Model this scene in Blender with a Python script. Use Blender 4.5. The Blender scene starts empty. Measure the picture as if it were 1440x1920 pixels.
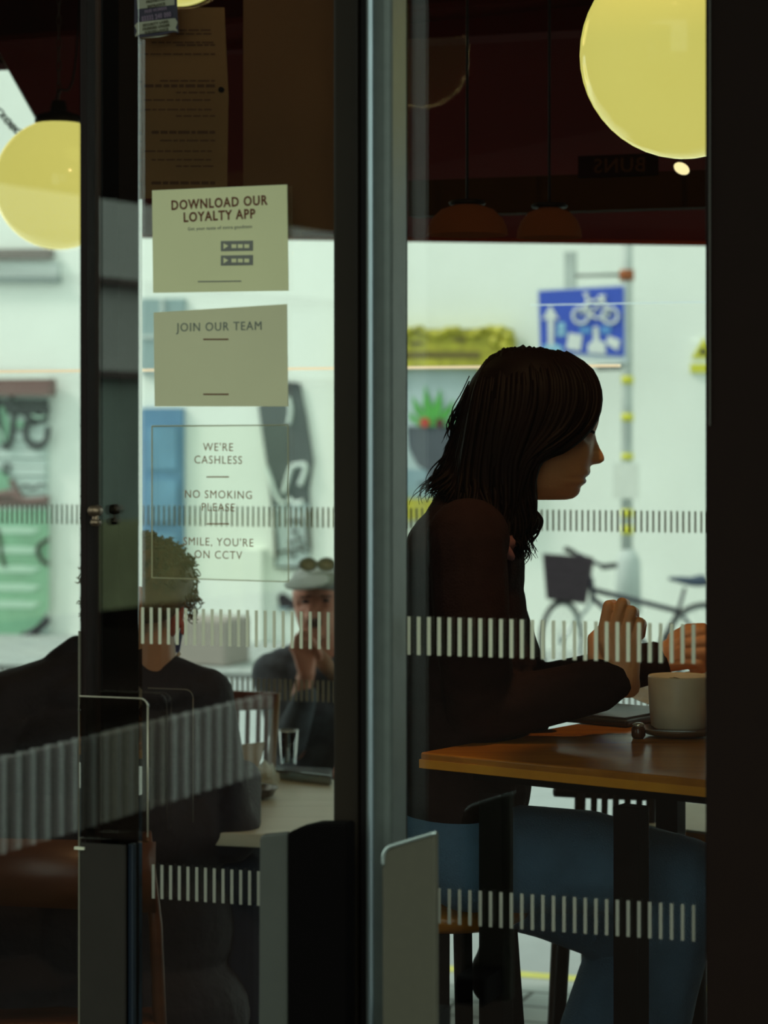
import bpy, bmesh, math, random
from mathutils import Vector, Matrix
C = bpy.context.scene.collection
random.seed(7)
PI = math.pi
F = 4500.0; CX = 720.0; HY = 813.0; H = 1.47        # focal length in px, vanishing column, horizon row, eye height

# ------------------------------------------------------------------ camera, sky, sun, exposure
cam_d = bpy.data.cameras.new('camera'); cam = bpy.data.objects.new('camera', cam_d); C.objects.link(cam)
cam.location = (0, 0, H); cam.rotation_euler = (PI/2, 0, 0)
cam_d.sensor_fit = 'VERTICAL'; cam_d.sensor_height = 36; cam_d.sensor_width = 24
cam_d.lens = F/1920*36
cam_d.shift_y = -(960-HY)/1920
cam_d.clip_start = 0.05; cam_d.clip_end = 200
cam_d.dof.use_dof = True; cam_d.dof.focus_distance = 3.4; cam_d.dof.aperture_fstop = 6.0
bpy.context.scene.camera = cam
sc = bpy.context.scene
sc.view_settings.view_transform = 'Standard'; sc.view_settings.look = 'None'
sc.view_settings.exposure = 0.42; sc.view_settings.gamma = 1.0
try: sc.view_settings.use_curve_mapping = False
except Exception: pass
w = bpy.data.worlds.new('overcast_sky'); sc.world = w; w.use_nodes = True
wb = w.node_tree.nodes['Background']; wb.inputs[0].default_value = (0.80, 1.0, 0.87, 1); wb.inputs[1].default_value = 1.05
PHI = math.radians(19.3); S_, C_ = math.sin(PHI), math.cos(PHI)
U = Vector((C_, -S_, 0)); V = Vector((S_, C_, 0)); Z = Vector((0, 0, 1))
sd = bpy.data.lights.new('sun', 'SUN'); sd.energy = 1.7; sd.angle = math.radians(12); sd.color = (1.0, 0.97, 0.86)
so = bpy.data.objects.new('sun', sd); C.objects.link(so)
so.rotation_euler = (U*0.75 + V*0.3 - Z*0.75).to_track_quat('-Z', 'Y').to_euler()
try:
    sc.cycles.use_denoising = True; sc.cycles.max_bounces = 10; sc.cycles.transparent_max_bounces = 24
    sc.cycles.sample_clamp_indirect = 4.0
except Exception: pass

# ------------------------------------------------------------------ placing helpers
def P(px, py, Y): return Vector(((px-CX)*Y/F, Y, H-(py-HY)*Y/F))
def BF(u, v, z): return U*u + V*v + Z*z                  # the cafe's own frame: u along the glass, v into the room
VN = 2.75*C_; VF = 5.25*C_; VW = 16.7*C_                 # near glass, far glass, wall across the street
def YV(px, v): return v/(S_*(px-CX)/F + C_)
def PV(px, py, v): return P(px, py, YV(px, v))
def mirror(p):                                           # where a thing seen reflected in the near glass really stands
    return p - V*(2*(p.dot(V)-VN))
def lin(r, g, b):
    f = lambda c: (c/255/12.92 if c/255 <= .04045 else ((c/255+.055)/1.055)**2.4)
    return (f(r), f(g), f(b), 1)

# ------------------------------------------------------------------ materials
MATS = {}
def mat(name, col, rough=.6, metal=0, var=.12, vscale=30, bump=0, bscale=200, emit=None, estr=1, spec=None, trans=0):
    if name in MATS: return MATS[name]
    m = bpy.data.materials.new(name); m.use_nodes = True; nt = m.node_tree; N = nt.nodes; L = nt.links
    b = N['Principled BSDF']; b.inputs['Roughness'].default_value = rough; b.inputs['Metallic'].default_value = metal
    if spec is not None: b.inputs['Specular IOR Level'].default_value = spec
    if trans: b.inputs['Transmission Weight'].default_value = trans
    tc = N.new('ShaderNodeTexCoord'); nz = N.new('ShaderNodeTexNoise'); nz.inputs['Scale'].default_value = vscale
    nz.inputs['Detail'].default_value = 4; L.new(tc.outputs['Object'], nz.inputs['Vector'])
    mx = N.new('ShaderNodeMix'); mx.data_type = 'RGBA'
    mx.inputs[6].default_value = tuple(c*(1-var) for c in col[:3])+(1,); mx.inputs[7].default_value = tuple(min(1, c*(1+var)) for c in col[:3])+(1,)
    L.new(nz.outputs['Fac'], mx.inputs[0]); L.new(mx.outputs[2], b.inputs['Base Color'])
    if bump:
        n2 = N.new('ShaderNodeTexNoise'); n2.inputs['Scale'].default_value = bscale; L.new(tc.outputs['Object'], n2.inputs['Vector'])
        bp = N.new('ShaderNodeBump'); bp.inputs['Strength'].default_value = bump; bp.inputs['Distance'].default_value = .01
        L.new(n2.outputs['Fac'], bp.inputs['Height']); L.new(bp.outputs[0], b.inputs['Normal'])
    if emit:
        b.inputs['Emission Color'].default_value = emit; b.inputs['Emission Strength'].default_value = estr
    MATS[name] = m; return m
def glass_mat(name, refl, tint=(1, 1, 1)):
    m = bpy.data.materials.new(name); m.use_nodes = True; nt = m.node_tree; N = nt.nodes; L = nt.links
    N.remove(N['Principled BSDF']); out = N['Material Output']
    t = N.new('ShaderNodeBsdfTransparent'); t.inputs[0].default_value = tuple(tint)+(1,)
    g = N.new('ShaderNodeBsdfGlossy'); g.inputs['Roughness'].default_value = 0.0
    lw = N.new('ShaderNodeFresnel'); lw.inputs[0].default_value = 1.5
    mu = N.new('ShaderNodeMath'); mu.operation = 'MULTIPLY'; mu.inputs[1].default_value = refl/.042; mu.use_clamp = True
    L.new(lw.outputs[0], mu.inputs[0])
    mx = N.new('ShaderNodeMixShader'); L.new(mu.outputs[0], mx.inputs[0]); L.new(t.outputs[0], mx.inputs[1]); L.new(g.outputs[0], mx.inputs[2])
    L.new(mx.outputs[0], out.inputs[0]); MATS[name] = m; return m
def wood_mat(name, c1, c2, rough=.35, scale=6, axis=0):
    m = bpy.data.materials.new(name); m.use_nodes = True; nt = m.node_tree; N = nt.nodes; L = nt.links
    b = N['Principled BSDF']; b.inputs['Roughness'].default_value = rough
    tc = N.new('ShaderNodeTexCoord'); mp = N.new('ShaderNodeMapping'); sc3 = [scale*8]*3; sc3[axis] = scale
    mp.inputs['Scale'].default_value = sc3; nz = N.new('ShaderNodeTexNoise'); nz.inputs['Scale'].default_value = 1; nz.inputs['Detail'].default_value = 6
    L.new(tc.outputs['Object'], mp.inputs[0]); L.new(mp.outputs[0], nz.inputs['Vector'])
    cr = N.new('ShaderNodeValToRGB'); cr.color_ramp.elements[0].color = c1; cr.color_ramp.elements[0].position = .35
    cr.color_ramp.elements[1].color = c2; cr.color_ramp.elements[1].position = .68
    L.new(nz.outputs['Fac'], cr.inputs[0]); L.new(cr.outputs[0], b.inputs['Base Color']); MATS[name] = m; return m

# ------------------------------------------------------------------ mesh helpers
def obj(name, bm, m, parent=None, smooth=False, keep_world=True):
    me = bpy.data.meshes.new(name); bmesh.ops.recalc_face_normals(bm, faces=bm.faces); bm.to_mesh(me); bm.free()
    return objm(name, me, m, parent, smooth)
def objm(name, me, m, parent=None, smooth=False):
    o = bpy.data.objects.new(name, me); C.objects.link(o)
    if m is not None:
        me.materials.clear()
        for x in (m if isinstance(m, (list, tuple)) else [m]): me.materials.append(x)
    if smooth: me.polygons.foreach_set('use_smooth', [True]*len(me.polygons))
    if parent is not None:
        o.parent = parent; o.matrix_parent_inverse = Matrix.Translation(parent.location).inverted()
    return o
def tag(o, label=None, cat=None, group=None, kind=None):
    if label: o['label'] = label
    if cat: o['category'] = cat
    if group: o['group'] = group
    if kind: o['kind'] = kind
    return o
def empty(name, loc, label, cat, group=None):
    o = bpy.data.objects.new(name, None); C.objects.link(o); o.location = loc; o.empty_display_size = .05
    return tag(o, label, cat, group)
def hexa(bm, pts):                                       # 8 corners: bottom loop then top loop
    vs = [bm.verts.new(p) for p in pts]
    for f in ((0,1,2,3),(7,6,5,4),(0,4,5,1),(1,5,6,2),(2,6,7,3),(3,7,4,0)): bm.faces.new([vs[i] for i in f])
def fbox(bm, u0, u1, v0, v1, z0, z1):                    # box in the cafe's frame
    hexa(bm, [BF(u0,v0,z0),BF(u1,v0,z0),BF(u1,v1,z0),BF(u0,v1,z0),BF(u0,v0,z1),BF(u1,v0,z1),BF(u1,v1,z1),BF(u0,v1,z1)])
def uof(px, v): return PV(px, HY, v).dot(U)
def zof(px, py, v): return PV(px, py, v).z
def prism(bm, pts, d):                                   # flat outline thickened by vector d
    a = [bm.verts.new(p) for p in pts]; b = [bm.verts.new(p+d) for p in pts]; n = len(pts)
    bm.faces.new(a); bm.faces.new(b[::-1])
    for i in range(n): bm.faces.new([a[i], b[i], b[(i+1)%n], a[(i+1)%n]])
def decal(name, pxs, v, m, parent=None, d=.01):
    bm = bmesh.new(); prism(bm, [PV(x, y, v) for x, y in pxs], V*d); return obj(name, bm, m, parent)
def pxrect(x0, y0, x1, y1): return [(x0,y0),(x1,y0),(x1,y1),(x0,y1)]
def tube(bm, pts, r, n=8, cap=True):
    pts = [Vector(p) for p in pts]; rs = r if isinstance(r, (list, tuple)) else [r]*len(pts)
    prev = None; rings = []
    ref = None
    for i, p in enumerate(pts):
        t = (pts[min(i+1, len(pts)-1)]-pts[max(i-1, 0)])
        t = t.normalized() if t.length > 1e-9 else Vector((0,0,1))
        if ref is None: ref = t.orthogonal().normalized()
        ref = (ref - t*ref.dot(t)); ref = ref.normalized() if ref.length > 1e-6 else t.orthogonal().normalized()
        b = t.cross(ref)
        ring = [bm.verts.new(p + (ref*math.cos(2*PI*k/n)+b*math.sin(2*PI*k/n))*rs[i]) for k in range(n)]
        if prev:
            for k in range(n): bm.faces.new([prev[k], prev[(k+1)%n], ring[(k+1)%n], ring[k]])
        prev = ring; rings.append(ring)
    if cap: bm.faces.new(rings[0][::-1]); bm.faces.new(rings[-1])
def ball(bm, c, r, seg=16, rot=None):
    rr = r if isinstance(r, (list, tuple)) else (r, r, r)
    mtx = Matrix.Translation(c) @ (rot or Matrix.Identity(4)) @ Matrix.Diagonal((rr[0], rr[1], rr[2], 1))
    bmesh.ops.create_uvsphere(bm, u_segments=seg, v_segments=max(6, seg//2), radius=1, matrix=mtx)
def capsule(bm, a, ra, b, rb, n=14):
    a = Vector(a); b = Vector(b); ball(bm, a, ra, n); ball(bm, b, rb, n); tube(bm, [a, b], [ra, rb], n)
def lathe(bm, c, prof, n=32, close=True):
    rings = []
    for r, z in prof: rings.append([bm.verts.new(Vector(c)+Vector((r*math.cos(2*PI*k/n), r*math.sin(2*PI*k/n), z))) for k in range(n)])
    for A, B in zip(rings, rings[1:]):
        for k in range(n): bm.faces.new([A[k], A[(k+1)%n], B[(k+1)%n], B[k]])
    if close: bm.faces.new(rings[0][::-1]); bm.faces.new(rings[-1])
def smoothpts(pts, n):                                   # Catmull-Rom through the points
    pts = [Vector(p) for p in pts]; out = []; m = len(pts)-1
    for i in range(n+1):
        s = i/n*m; k = min(int(s), m-1); t = s-k
        p0, p1, p2, p3 = pts[max(k-1,0)], pts[k], pts[k+1], pts[min(k+2,m)]
        out.append(.5*((2*p1)+(p2-p0)*t+(2*p0-5*p1+4*p2-p3)*t*t+(3*p1-p0-3*p2+p3)*t**3))
    return out
def fuse(bm, voxel, sm=4):                               # melt overlapping closed shapes into one continuous skin
    me = bpy.data.meshes.new('t'); bmesh.ops.recalc_face_normals(bm, faces=bm.faces); bm.to_mesh(me); bm.free()
    o = bpy.data.objects.new('t', me); C.objects.link(o)
    r = o.modifiers.new('r', 'REMESH'); r.mode = 'VOXEL'; r.voxel_size = voxel
    if sm:
        s = o.modifiers.new('s', 'SMOOTH'); s.factor = .5; s.iterations = sm
    dg = bpy.context.evaluated_depsgraph_get(); dg.update()
    res = bpy.data.meshes.new_from_object(o.evaluated_get(dg)); bpy.data.objects.remove(o); bpy.data.meshes.remove(me)
    return res
def bevelmod(o, wd, seg=3):
    b = o.modifiers.new('bevel', 'BEVEL'); b.width = wd; b.segments = seg; b.limit_method = 'ANGLE'; return o
def text_bm(lines, size, lead, origin, right, up, nrm, depth=.0004, bold=.0, squeeze=1, space=1.0):
    bm = bmesh.new()
    for i, s in enumerate(lines):
        cu = bpy.data.curves.new('t', 'FONT'); cu.body = s; cu.size = size; cu.align_x = 'CENTER'; cu.align_y = 'CENTER'
        cu.extrude = depth/2; cu.offset = bold; cu.space_character = space; cu.resolution_u = 3
        o = bpy.data.objects.new('t', cu); C.objects.link(o)
        dg = bpy.context.evaluated_depsgraph_get(); dg.update()
        me = bpy.data.meshes.new_from_object(o.evaluated_get(dg)); bpy.data.objects.remove(o); bpy.data.curves.remove(cu)
        for v_ in me.vertices:
            c = v_.co.copy(); v_.co = origin + right*c.x*squeeze + up*(c.y - i*lead) + nrm*c.z
        bm.from_mesh(me); bpy.data.meshes.remove(me)
    return bm

def cloth_through(m, amt):                               # thin cloth lets some daylight through
    nt = m.node_tree; b = nt.nodes['Principled BSDF']; t = nt.nodes.new('ShaderNodeBsdfTranslucent'); mx = nt.nodes.new('ShaderNodeMixShader')
    mx.inputs[0].default_value = amt; t.inputs[0].default_value = (.62,.10,.015,1)
    nt.links.new(b.outputs[0], mx.inputs[1]); nt.links.new(t.outputs[0], mx.inputs[2]); nt.links.new(mx.outputs[0], nt.nodes['Material Output'].inputs[0])
# common colours
M_dark_red = mat('dark_red_paint', (.040,.0015,.0005), .9, var=.2, vscale=3, spec=.02)
M_black = mat('black_metal', (.005,.003,.003), .6, spec=.12)
M_frame = mat('dark_bronze_frame', (.014,.007,.006), .6, var=.2, spec=.15)
M_steel = mat('satin_steel', (.105,.115,.105), .45, metal=.5, var=.15, vscale=60)
M_handle = mat('grey_handle_enamel', (.085,.074,.052), .6, metal=.0, spec=.3, var=.08, vscale=90)
M_cream = mat('cream_film', (.66,.62,.47), .6, var=.05)
M_wall = mat('whitewashed_render', (.80,.85,.79), .9, var=.06, vscale=2.2, bump=.2, bscale=40)
M_wglass = glass_mat('window_glass', .003)
M_dglass = glass_mat('door_glass', .12)
M_road = mat('asphalt', (.30,.34,.34), .9, var=.15, vscale=6, bump=.3, bscale=120)
M_orange = mat('orange_brown_valance', (.17,.022,.003), .9, var=.35, vscale=4, spec=.02)

# ------------------------------------------------------------------ the setting
def struct(name, bm, m, label=None, parent=None, smooth=False):
    o = obj(name, bm, m, parent, smooth)
    if parent is None: tag(o, label, None, None, 'structure')
    return o
bm = bmesh.new(); fbox(bm, -4.2, 1.4, VN-.05, VF+.05, -.12, 0)
struct('floor', bm, wood_mat('floor_boards', (.05,.02,.01,1), (.09,.04,.02,1), .4), 'dark boarded cafe floor between the two glass fronts')
bm = bmesh.new(); fbox(bm, -4.2, 1.4, VN-.05, VF+.05, 2.75, 2.9)
struct('ceiling', bm, M_dark_red, 'dark red ceiling of the cafe')
for nm, a, b in (('wall_left', -4.35, -4.2), ('wall_right', 1.4, 1.55)):
    bm = bmesh.new(); fbox(bm, a, b, VN-.05, VF+.05, -.12, 2.9); struct(nm, bm, M_dark_red, 'dark red side wall of the cafe')
bm = bmesh.new(); fbox(bm, -4.2, 1.4, VF+.01, VF+.11, 2.33, 2.75)
struct('wall_back', bm, M_dark_red, 'dark red wall above the far windows')
bm = bmesh.new(); fbox(bm, -4.2, -3.4, VF, VF+.1, 0, 2.33); fbox(bm, .2, 1.4, VF, VF+.1, 0, 2.33)
struct('wall_rear', bm, M_dark_red, 'dark red wall beside the far windows')
bm = bmesh.new(); fbox(bm, -4.35, -1.75, VN-.06, VN+.06, 0, 2.9); fbox(bm, -.35, 1.55, VN-.06, VN+.06, 0, 2.9); fbox(bm, -1.75, -.35, VN-.06, VN+.06, 2.45, 2.9)
struct('wall_front', bm, M_black, 'black shopfront wall around the glass doors')
bm = bmesh.new(); fbox(bm, -4.3, 1.5, 1.1, VN-.07, 2.95, 3.05)  # unseen canopy added to darken the camera side
struct('roof_canopy', bm, M_black, 'black canopy over the shop entrance')

# flagstone pavement beyond the far glass, yellow line, kerb, road, far pavement
def flag_mat():
    m = bpy.data.materials.new('flagstones'); m.use_nodes = True; N = m.node_tree.nodes; L = m.node_tree.links
    b = N['Principled BSDF']; b.inputs['Roughness'].default_value = .85
    tc = N.new('ShaderNodeTexCoord'); mp = N.new('ShaderNodeMapping'); mp.inputs['Rotation'].default_value = (0,0,PHI)
    br = N.new('ShaderNodeTexBrick'); br.inputs['Scale'].default_value = 1.6; br.inputs['Mortar Size'].default_value = .012
    br.inputs['Color1'].default_value = (.42,.46,.44,1); br.inputs['Color2'].default_value = (.36,.41,.40,1); br.inputs['Mortar'].default_value = (.1,.11,.1,1)
    L.new(tc.outputs['Object'], mp.inputs[0]); L.new(mp.outputs[0], br.inputs[0]); L.new(br.outputs[0], b.inputs['Base Color']); return m
M_flag = flag_mat()
bm = bmesh.new(); fbox(bm, -9, 12, VF+.05, 6.25, -.1, 0); struct('ground', bm, M_flag, 'grey flagstone pavement outside the far windows')
bm = bmesh.new(); fbox(bm, -14, 20, 6.25, 13.6, -.2, -.03); struct('road', bm, M_road, 'grey asphalt side street')
bm = bmesh.new(); fbox(bm, -14, 20, 6.34, 6.42, -.029, -.024); tag(obj('yellow_line', bm, mat('yellow_road_paint', (.55,.55,.12), .8)), 'yellow line painted along the edge of the street', 'road marking')
bm = bmesh.new(); fbox(bm, -14, 20, 13.6, VW, -.2, .0); struct('sidewalk', bm, M_flag, 'pavement along the white wall across the street')
bm = bmesh.new(); fbox(bm, -16, 20, -14, VN-.05, -.15, -.01); struct('street', bm, mat('dark_setts', (.016,.012,.010), .95, var=.2, vscale=5, spec=0), 'dark street on the photographer side')
# white rendered wall across the street
bm = bmesh.new(); fbox(bm, -14, 16, VW, VW+.4, -.1, 7.2)
struct('wall_street', bm, M_wall, 'whitewashed building wall across the street')
vw = VW-.012
# windows, beams of the far wall (left part of the picture)
M_beam = mat('brown_beam', (.13,.10,.09), .8); M_pale = mat('pale_blue_grey', (.46,.52,.50), .8, var=.05)
M_midgrey = mat('mid_grey_paint', (.24,.30,.29), .8)
decal('trim_1', [(-220,468),(92,466),(92,484),(-220,487)], VW-.08, M_beam, d=.08)['kind'] = 'structure'
decal('trim_2', pxrect(-220,492,108,520), VW-.05, M_pale, d=.05)['kind'] = 'structure'
decal('trim_3', pxrect(-220,521,108,528), VW-.07, M_midgrey, d=.07)['kind'] = 'structure'
for o in ('trim_1','trim_2','trim_3'): bpy.data.objects[o]['label'] = {'trim_1':'brown timber beam on the far white wall','trim_2':'pale fascia board under the brown beam','trim_3':'thin grey ledge under the pale fascia'}[o]
# ---- graffiti shutter
M_shut = mat('pale_shutter_slats', (.50,.60,.57), .6, var=.12, vscale=5)
M_gblack = mat('black_spray_paint', (.015,.012,.02), .7); M_ggreen = mat('green_spray_paint', (.19,.40,.26), .7, var=.3, vscale=6)
M_gpale = mat('pale_green_spray_paint', (.42,.62,.50), .7); M_gred = mat('maroon_shutter_box', (.16,.075,.07), .7)
shutter = empty('roller_shutter', PV(20, 1200, VW), 'pale roller shutter covered in green and black graffiti on the white wall', 'shutter')
bm = bmesh.new()
u0, u1 = uof(-260, VW), uof(91, VW)
z0, z1 = zof(0, 1200, VW), zof(0, 712, VW)
n = 30
for i in range(n):
    a = z0+(z1-z0)*i/n; b = z0+(z1-z0)*(i+1)/n; fbox(bm, u0, u1, VW-.05-(.012 if i%2 else 0), VW, a, b-.006)
obj('slat_curtain', bm, M_shut, shutter)
decal('shutter_box', [(-260,712),(91,710),(91,742),(-260,740)], VW-.16, M_gred, shutter, .12)
def spray(name, pts, r, m, v=VW-.075, parent=None, n=30):
    bm = bmesh.new(); tube(bm, smoothpts([PV(x, y, v) for x, y in pts], n), r, 8); return obj(name, bm, m, parent, True)
k_ = YV(50, VW)/F
decal('graffiti_panel', [(-260,748),(91,748),(91,790),(60,800),(40,775),(-260,780)], VW-.066, M_gblack, shutter, .003)
decal('graffiti_panel', [(-260,925),(0,905),(30,935),(91,930),(91,950),(-260,950)], VW-.066, M_gred, shutter, .003)
decal('graffiti_panel', [(-260,955),(91,955),(91,1140),(70,1172),(35,1190),(-10,1196),(-260,1196)], VW-.066, M_ggreen, shutter, .003)
decal('graffiti_panel', [(-20,780),(5,760),(18,790),(15,830),(-15,835)], VW-.07, M_ggreen, shutter, .003)
decal('graffiti_panel', [(-30,885),(8,880),(22,905),(10,925),(-30,925)], VW-.07, M_ggreen, shutter, .003)
for y in (985, 1022, 1058, 1092, 1124): decal('graffiti_panel', [(-200,y),(40,y+2),(78,y+6),(60,y+16),(-200,y+14)], VW-.07, M_gpale, shutter, .002)
spray('graffiti_stroke', [(18,752),(30,765),(50,770),(70,765),(90,772)], 9*k_, M_gblack, parent=shutter)
spray('graffiti_stroke', [(-10,930),(20,926),(50,940),(91,936)], 7*k_, M_gred, parent=shutter)
spray('graffiti_stroke', [(34,790),(38,800),(44,790)], 4*k_, MATS['green_spray_paint'], VW-.085, shutter)
spray('graffiti_stroke', [(-4,800),(3,815),(6,830)], 3*k_, MATS['pale_green_spray_paint'], VW-.085, shutter)
spray('graffiti_stroke', [(60,778),(72,783),(84,780)], 2.5*k_, MATS['pale_green_spray_paint'], VW-.09, shutter)
spray('graffiti_stroke', [(-10,745),(0,800),(10,838),(22,820),(26,780),(20,740)], 5*k_, M_gblack, parent=shutter)
spray('graffiti_stroke', [(80,760),(55,785),(48,815),(62,836),(84,830),(91,800)], 6*k_, M_gblack, parent=shutter)
spray('graffiti_stroke', [(91,1010),(76,1020),(70,1032),(78,1050),(91,1058)], 4*k_, M_gblack, parent=shutter)
spray('graffiti_stroke', [(-5,990),(0,1020),(3,1045),(9,1062)], 3*k_, M_gblack, parent=shutter)
spray('graffiti_stroke', [(-60,1196),(0,1199),(45,1194),(80,1172),(91,1160)], 6*k_, M_gblack, parent=shutter)
spray('graffiti_stroke', [(5,872),(8,888),(18,880),(16,870),(6,872)], 2.2*k_, M_gblack, parent=shutter)
spray('graffiti_stroke', [(20,900),(28,915),(36,930),(30,940)], 5*k_, M_gred, parent=shutter)
spray('graffiti_stroke', [(38,915),(50,910),(62,917),(75,908),(88,912)], 2*k_, M_gblack, parent=shutter)
# ---- blue door and the street panel between
M_blue = mat('faded_blue_paint', (.07,.19,.34), .7, var=.5, vscale=3)
dr = decal('door_2', pxrect(262,765,341,1209), VW-.05, M_blue, d=.05); tag(dr, 'faded blue door in the white wall', None, None, 'structure')
for y in (800, 900, 1000, 1100): decal('door_panel', pxrect(275,y,330,y+80), VW-.062, mat('blue_door_panel', (.11,.26,.42), .7, var=.4, vscale=4), dr, .012)
wn = decal('window_3', pxrect(262,560,345,700), VW-.04, mat('grey_blue_window', (.20,.30,.31), .3), d=.04); tag(wn, 'grey blue window above the blue door', None, None, 'structure')
decal('window_frame', pxrect(300,560,306,700), VW-.06, M_pale, wn, .02); decal('window_frame', pxrect(262,628,345,634), VW-.06, M_pale, wn, .02)
# ---- tall black and white mural
mural = decal('street_mural', [(484,762),(500,740),(538,715),(560,718),(573,780),(586,865),(578,915),(582,1030),(570,1070),(515,1065),(512,980),(500,870)], VW-.03, mat('slate_mural_paint', (.055,.065,.068), .8, var=.5, vscale=4), d=.03)
tag(mural, 'tall dark grey and white painted mural on the white wall beside the cap man', 'mural')
M_gw = mat('white_mural_paint', (.66,.74,.70), .8); M_gm = mat('dark_mural_paint', (.02,.015,.02), .8)
decal('mural_patch', [(512,950),(578,945),(580,1060),(518,1062)], VW-.036, mat('grey_mural_wash', (.40,.48,.48), .8, var=.3, vscale=5), mural, .004)
spray('mural_stroke', [(541,745),(545,770),(541,795)], 4*k_, M_gw, VW-.04, mural)
spray('mural_stroke', [(499,876),(508,900),(516,925),(525,940),(535,945)], 4*k_, M_gw, VW-.04, mural)
spray('mural_stroke', [(532,925),(545,880),(556,872),(572,872),(570,890),(562,910)], 4.5*k_, M_gw, VW-.04, mural)
spray('mural_stroke', [(540,935),(555,945),(568,940)], 5*k_, M_gw, VW-.04, mural)
for x, y in ((545,975),(560,975),(552,995),(560,1008),(546,1015),(566,1020),(548,1040)): spray('mural_stroke', [(x-5,y),(x,y+3),(x+6,y-1)], 2.6*k_, M_gm, VW-.042, mural, 8)
for pts in (((516,955),(514,985),(519,1020),(517,1050)), ((578,955),(575,990),(580,1030)), ((515,1040),(540,1032),(560,1030),(575,1035))): spray('mural_stroke', pts, 2.4*k_, M_gm, VW-.042, mural, 12)
tagp = decal('street_mural', [(520,1118),(528,1112),(540,1120),(552,1128),(556,1142),(540,1145),(524,1138)], VW-.03, M_gm, d=.03)
tag(tagp, 'small black painted mark low on the white wall beside the cap peak', 'graffiti')
decal('mural_patch', [(516,1138),(546,1140),(530,1147)], VW-.035, mat('grey_mural_paint', (.25,.33,.36), .8), tagp, .004)
# dark base course & pale pillar on the wall below
decal('trim_4', pxrect(345,1192,480,1212), VW-.05, M_midgrey, d=.05); tag(bpy.data.objects['trim_4'], 'low grey plinth at the foot of the white wall', None, None, 'structure')
decal('trim_5', [(452,1030),(490,1030),(490,1209),(452,1209)], VW-.09, M_wall, d=.09); tag(bpy.data.objects['trim_5'], 'shallow white pier on the street wall', None, None, 'structure')
bx = bmesh.new(); c = PV(415, 1260, 14.2); fbox(bx, c.dot(U)-.30, c.dot(U)+.16, 13.9, 14.3, 0, .30)
bevelmod(tag(obj('street_planter', bx, mat('dusty_pink_stone', (.30,.27,.24), .9)), 'low grey stone planter by the plinth across the street', 'planter'), .02)

# ---- picture in a gold frame (its artwork is a plain generic still life)
M_gold = mat('gold_frame_paint', (.40,.37,.03), .5, var=.75, vscale=16, bump=.6, bscale=14); M_gold2 = mat('dark_gold_paint', (.14,.11,.02), .6)
pic = decal('framed_painting', [(668,690),(900,690),(900,935),(668,935)], VW-.05, mat('misty_grey_canvas', (.42,.52,.54), .8, var=.25, vscale=2.5), d=.04)
tag(pic, 'large painting in an ornate gold frame on the white wall behind the woman', 'painting')
decal('frame_rail', [(648,618),(955,616),(962,640),(955,690),(648,690)], VW-.12, M_gold, pic, .09)
decal('frame_rail', pxrect(648,935,955,975), VW-.12, M_gold, pic, .09)
decal('frame_rail', pxrect(898,690,955,935), VW-.12, M_gold, pic, .09); decal('frame_rail', pxrect(648,690,672,935), VW-.12, M_gold, pic, .09)
bm = bmesh.new()
random.seed(3)
for i in range(30):
    x = 652+i*10.3; y = 622+6*math.sin(i*.9)+random.uniform(-3,3); ball(bm, PV(x, y, VW-.13), (random.uniform(.02,.045),.03,random.uniform(.015,.035)), 10)
for x, y in ((940,622),(953,632),(948,650),(930,640),(955,660)): ball(bm, PV(x, y, VW-.13), .045, 12)
obj('frame_ornament', bm, M_gold, pic, True)
bm = bmesh.new(); prism(bm, [PV(x,y,VW-.125) for x,y in pxrect(655,659,900,672)], V*.01)
for cx_, cy_ in ((862,638),(780,644)): prism(bm, [PV(cx_+13*math.cos(a*.5),cy_+4*math.sin(a*.5),VW-.128) for a in range(12)], V*.01)
obj('frame_groove', bm, M_gold2, pic)
# plain still life: a wide dark bowl of leaves on a pale cloth
vv = VW-.056
M_pgreen = mat('painted_green', (.09,.38,.07), .8, var=.5, vscale=14)
decal('painted_cloth', pxrect(674,880,896,935), vv, mat('painted_blue_grey', (.22,.33,.38), .8), pic, .004)
decal('painted_bowl', [(762,800),(862,800),(856,840),(838,872),(820,884),(822,900),(845,908),(778,908),(800,900),(802,884),(782,872),(766,840)], vv-.006, mat('painted_slate', (.075,.09,.11), .8, var=.3, vscale=5), pic, .004)
for k, (x0, y0, x1, y1, w_) in enumerate(((800,800,772,742,9),(806,800,797,722,9),(814,800,826,728,9),(822,800,852,748,9),(790,800,764,772,8),(832,800,866,776,8))):
    decal('painted_leaf', [(x0-3,y0),((x0+x1)/2-w_,(y0+y1)/2),(x1,y1),((x0+x1)/2+w_,(y0+y1)/2),(x0+3,y0)], vv-.006-.002*k, M_pgreen, pic, .002)
decal('painted_fruit', [(796+9*math.cos(a*PI/7),792+9*math.sin(a*PI/7)) for a in range(14)], vv-.024, mat('painted_red', (.45,.03,.02), .8), pic, .003)
decal('painted_fruit', [(824+8*math.cos(a*PI/7),793+8*math.sin(a*PI/7)) for a in range(14)], vv-.024, mat('painted_maroon', (.10,.02,.025), .8), pic, .003)

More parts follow.
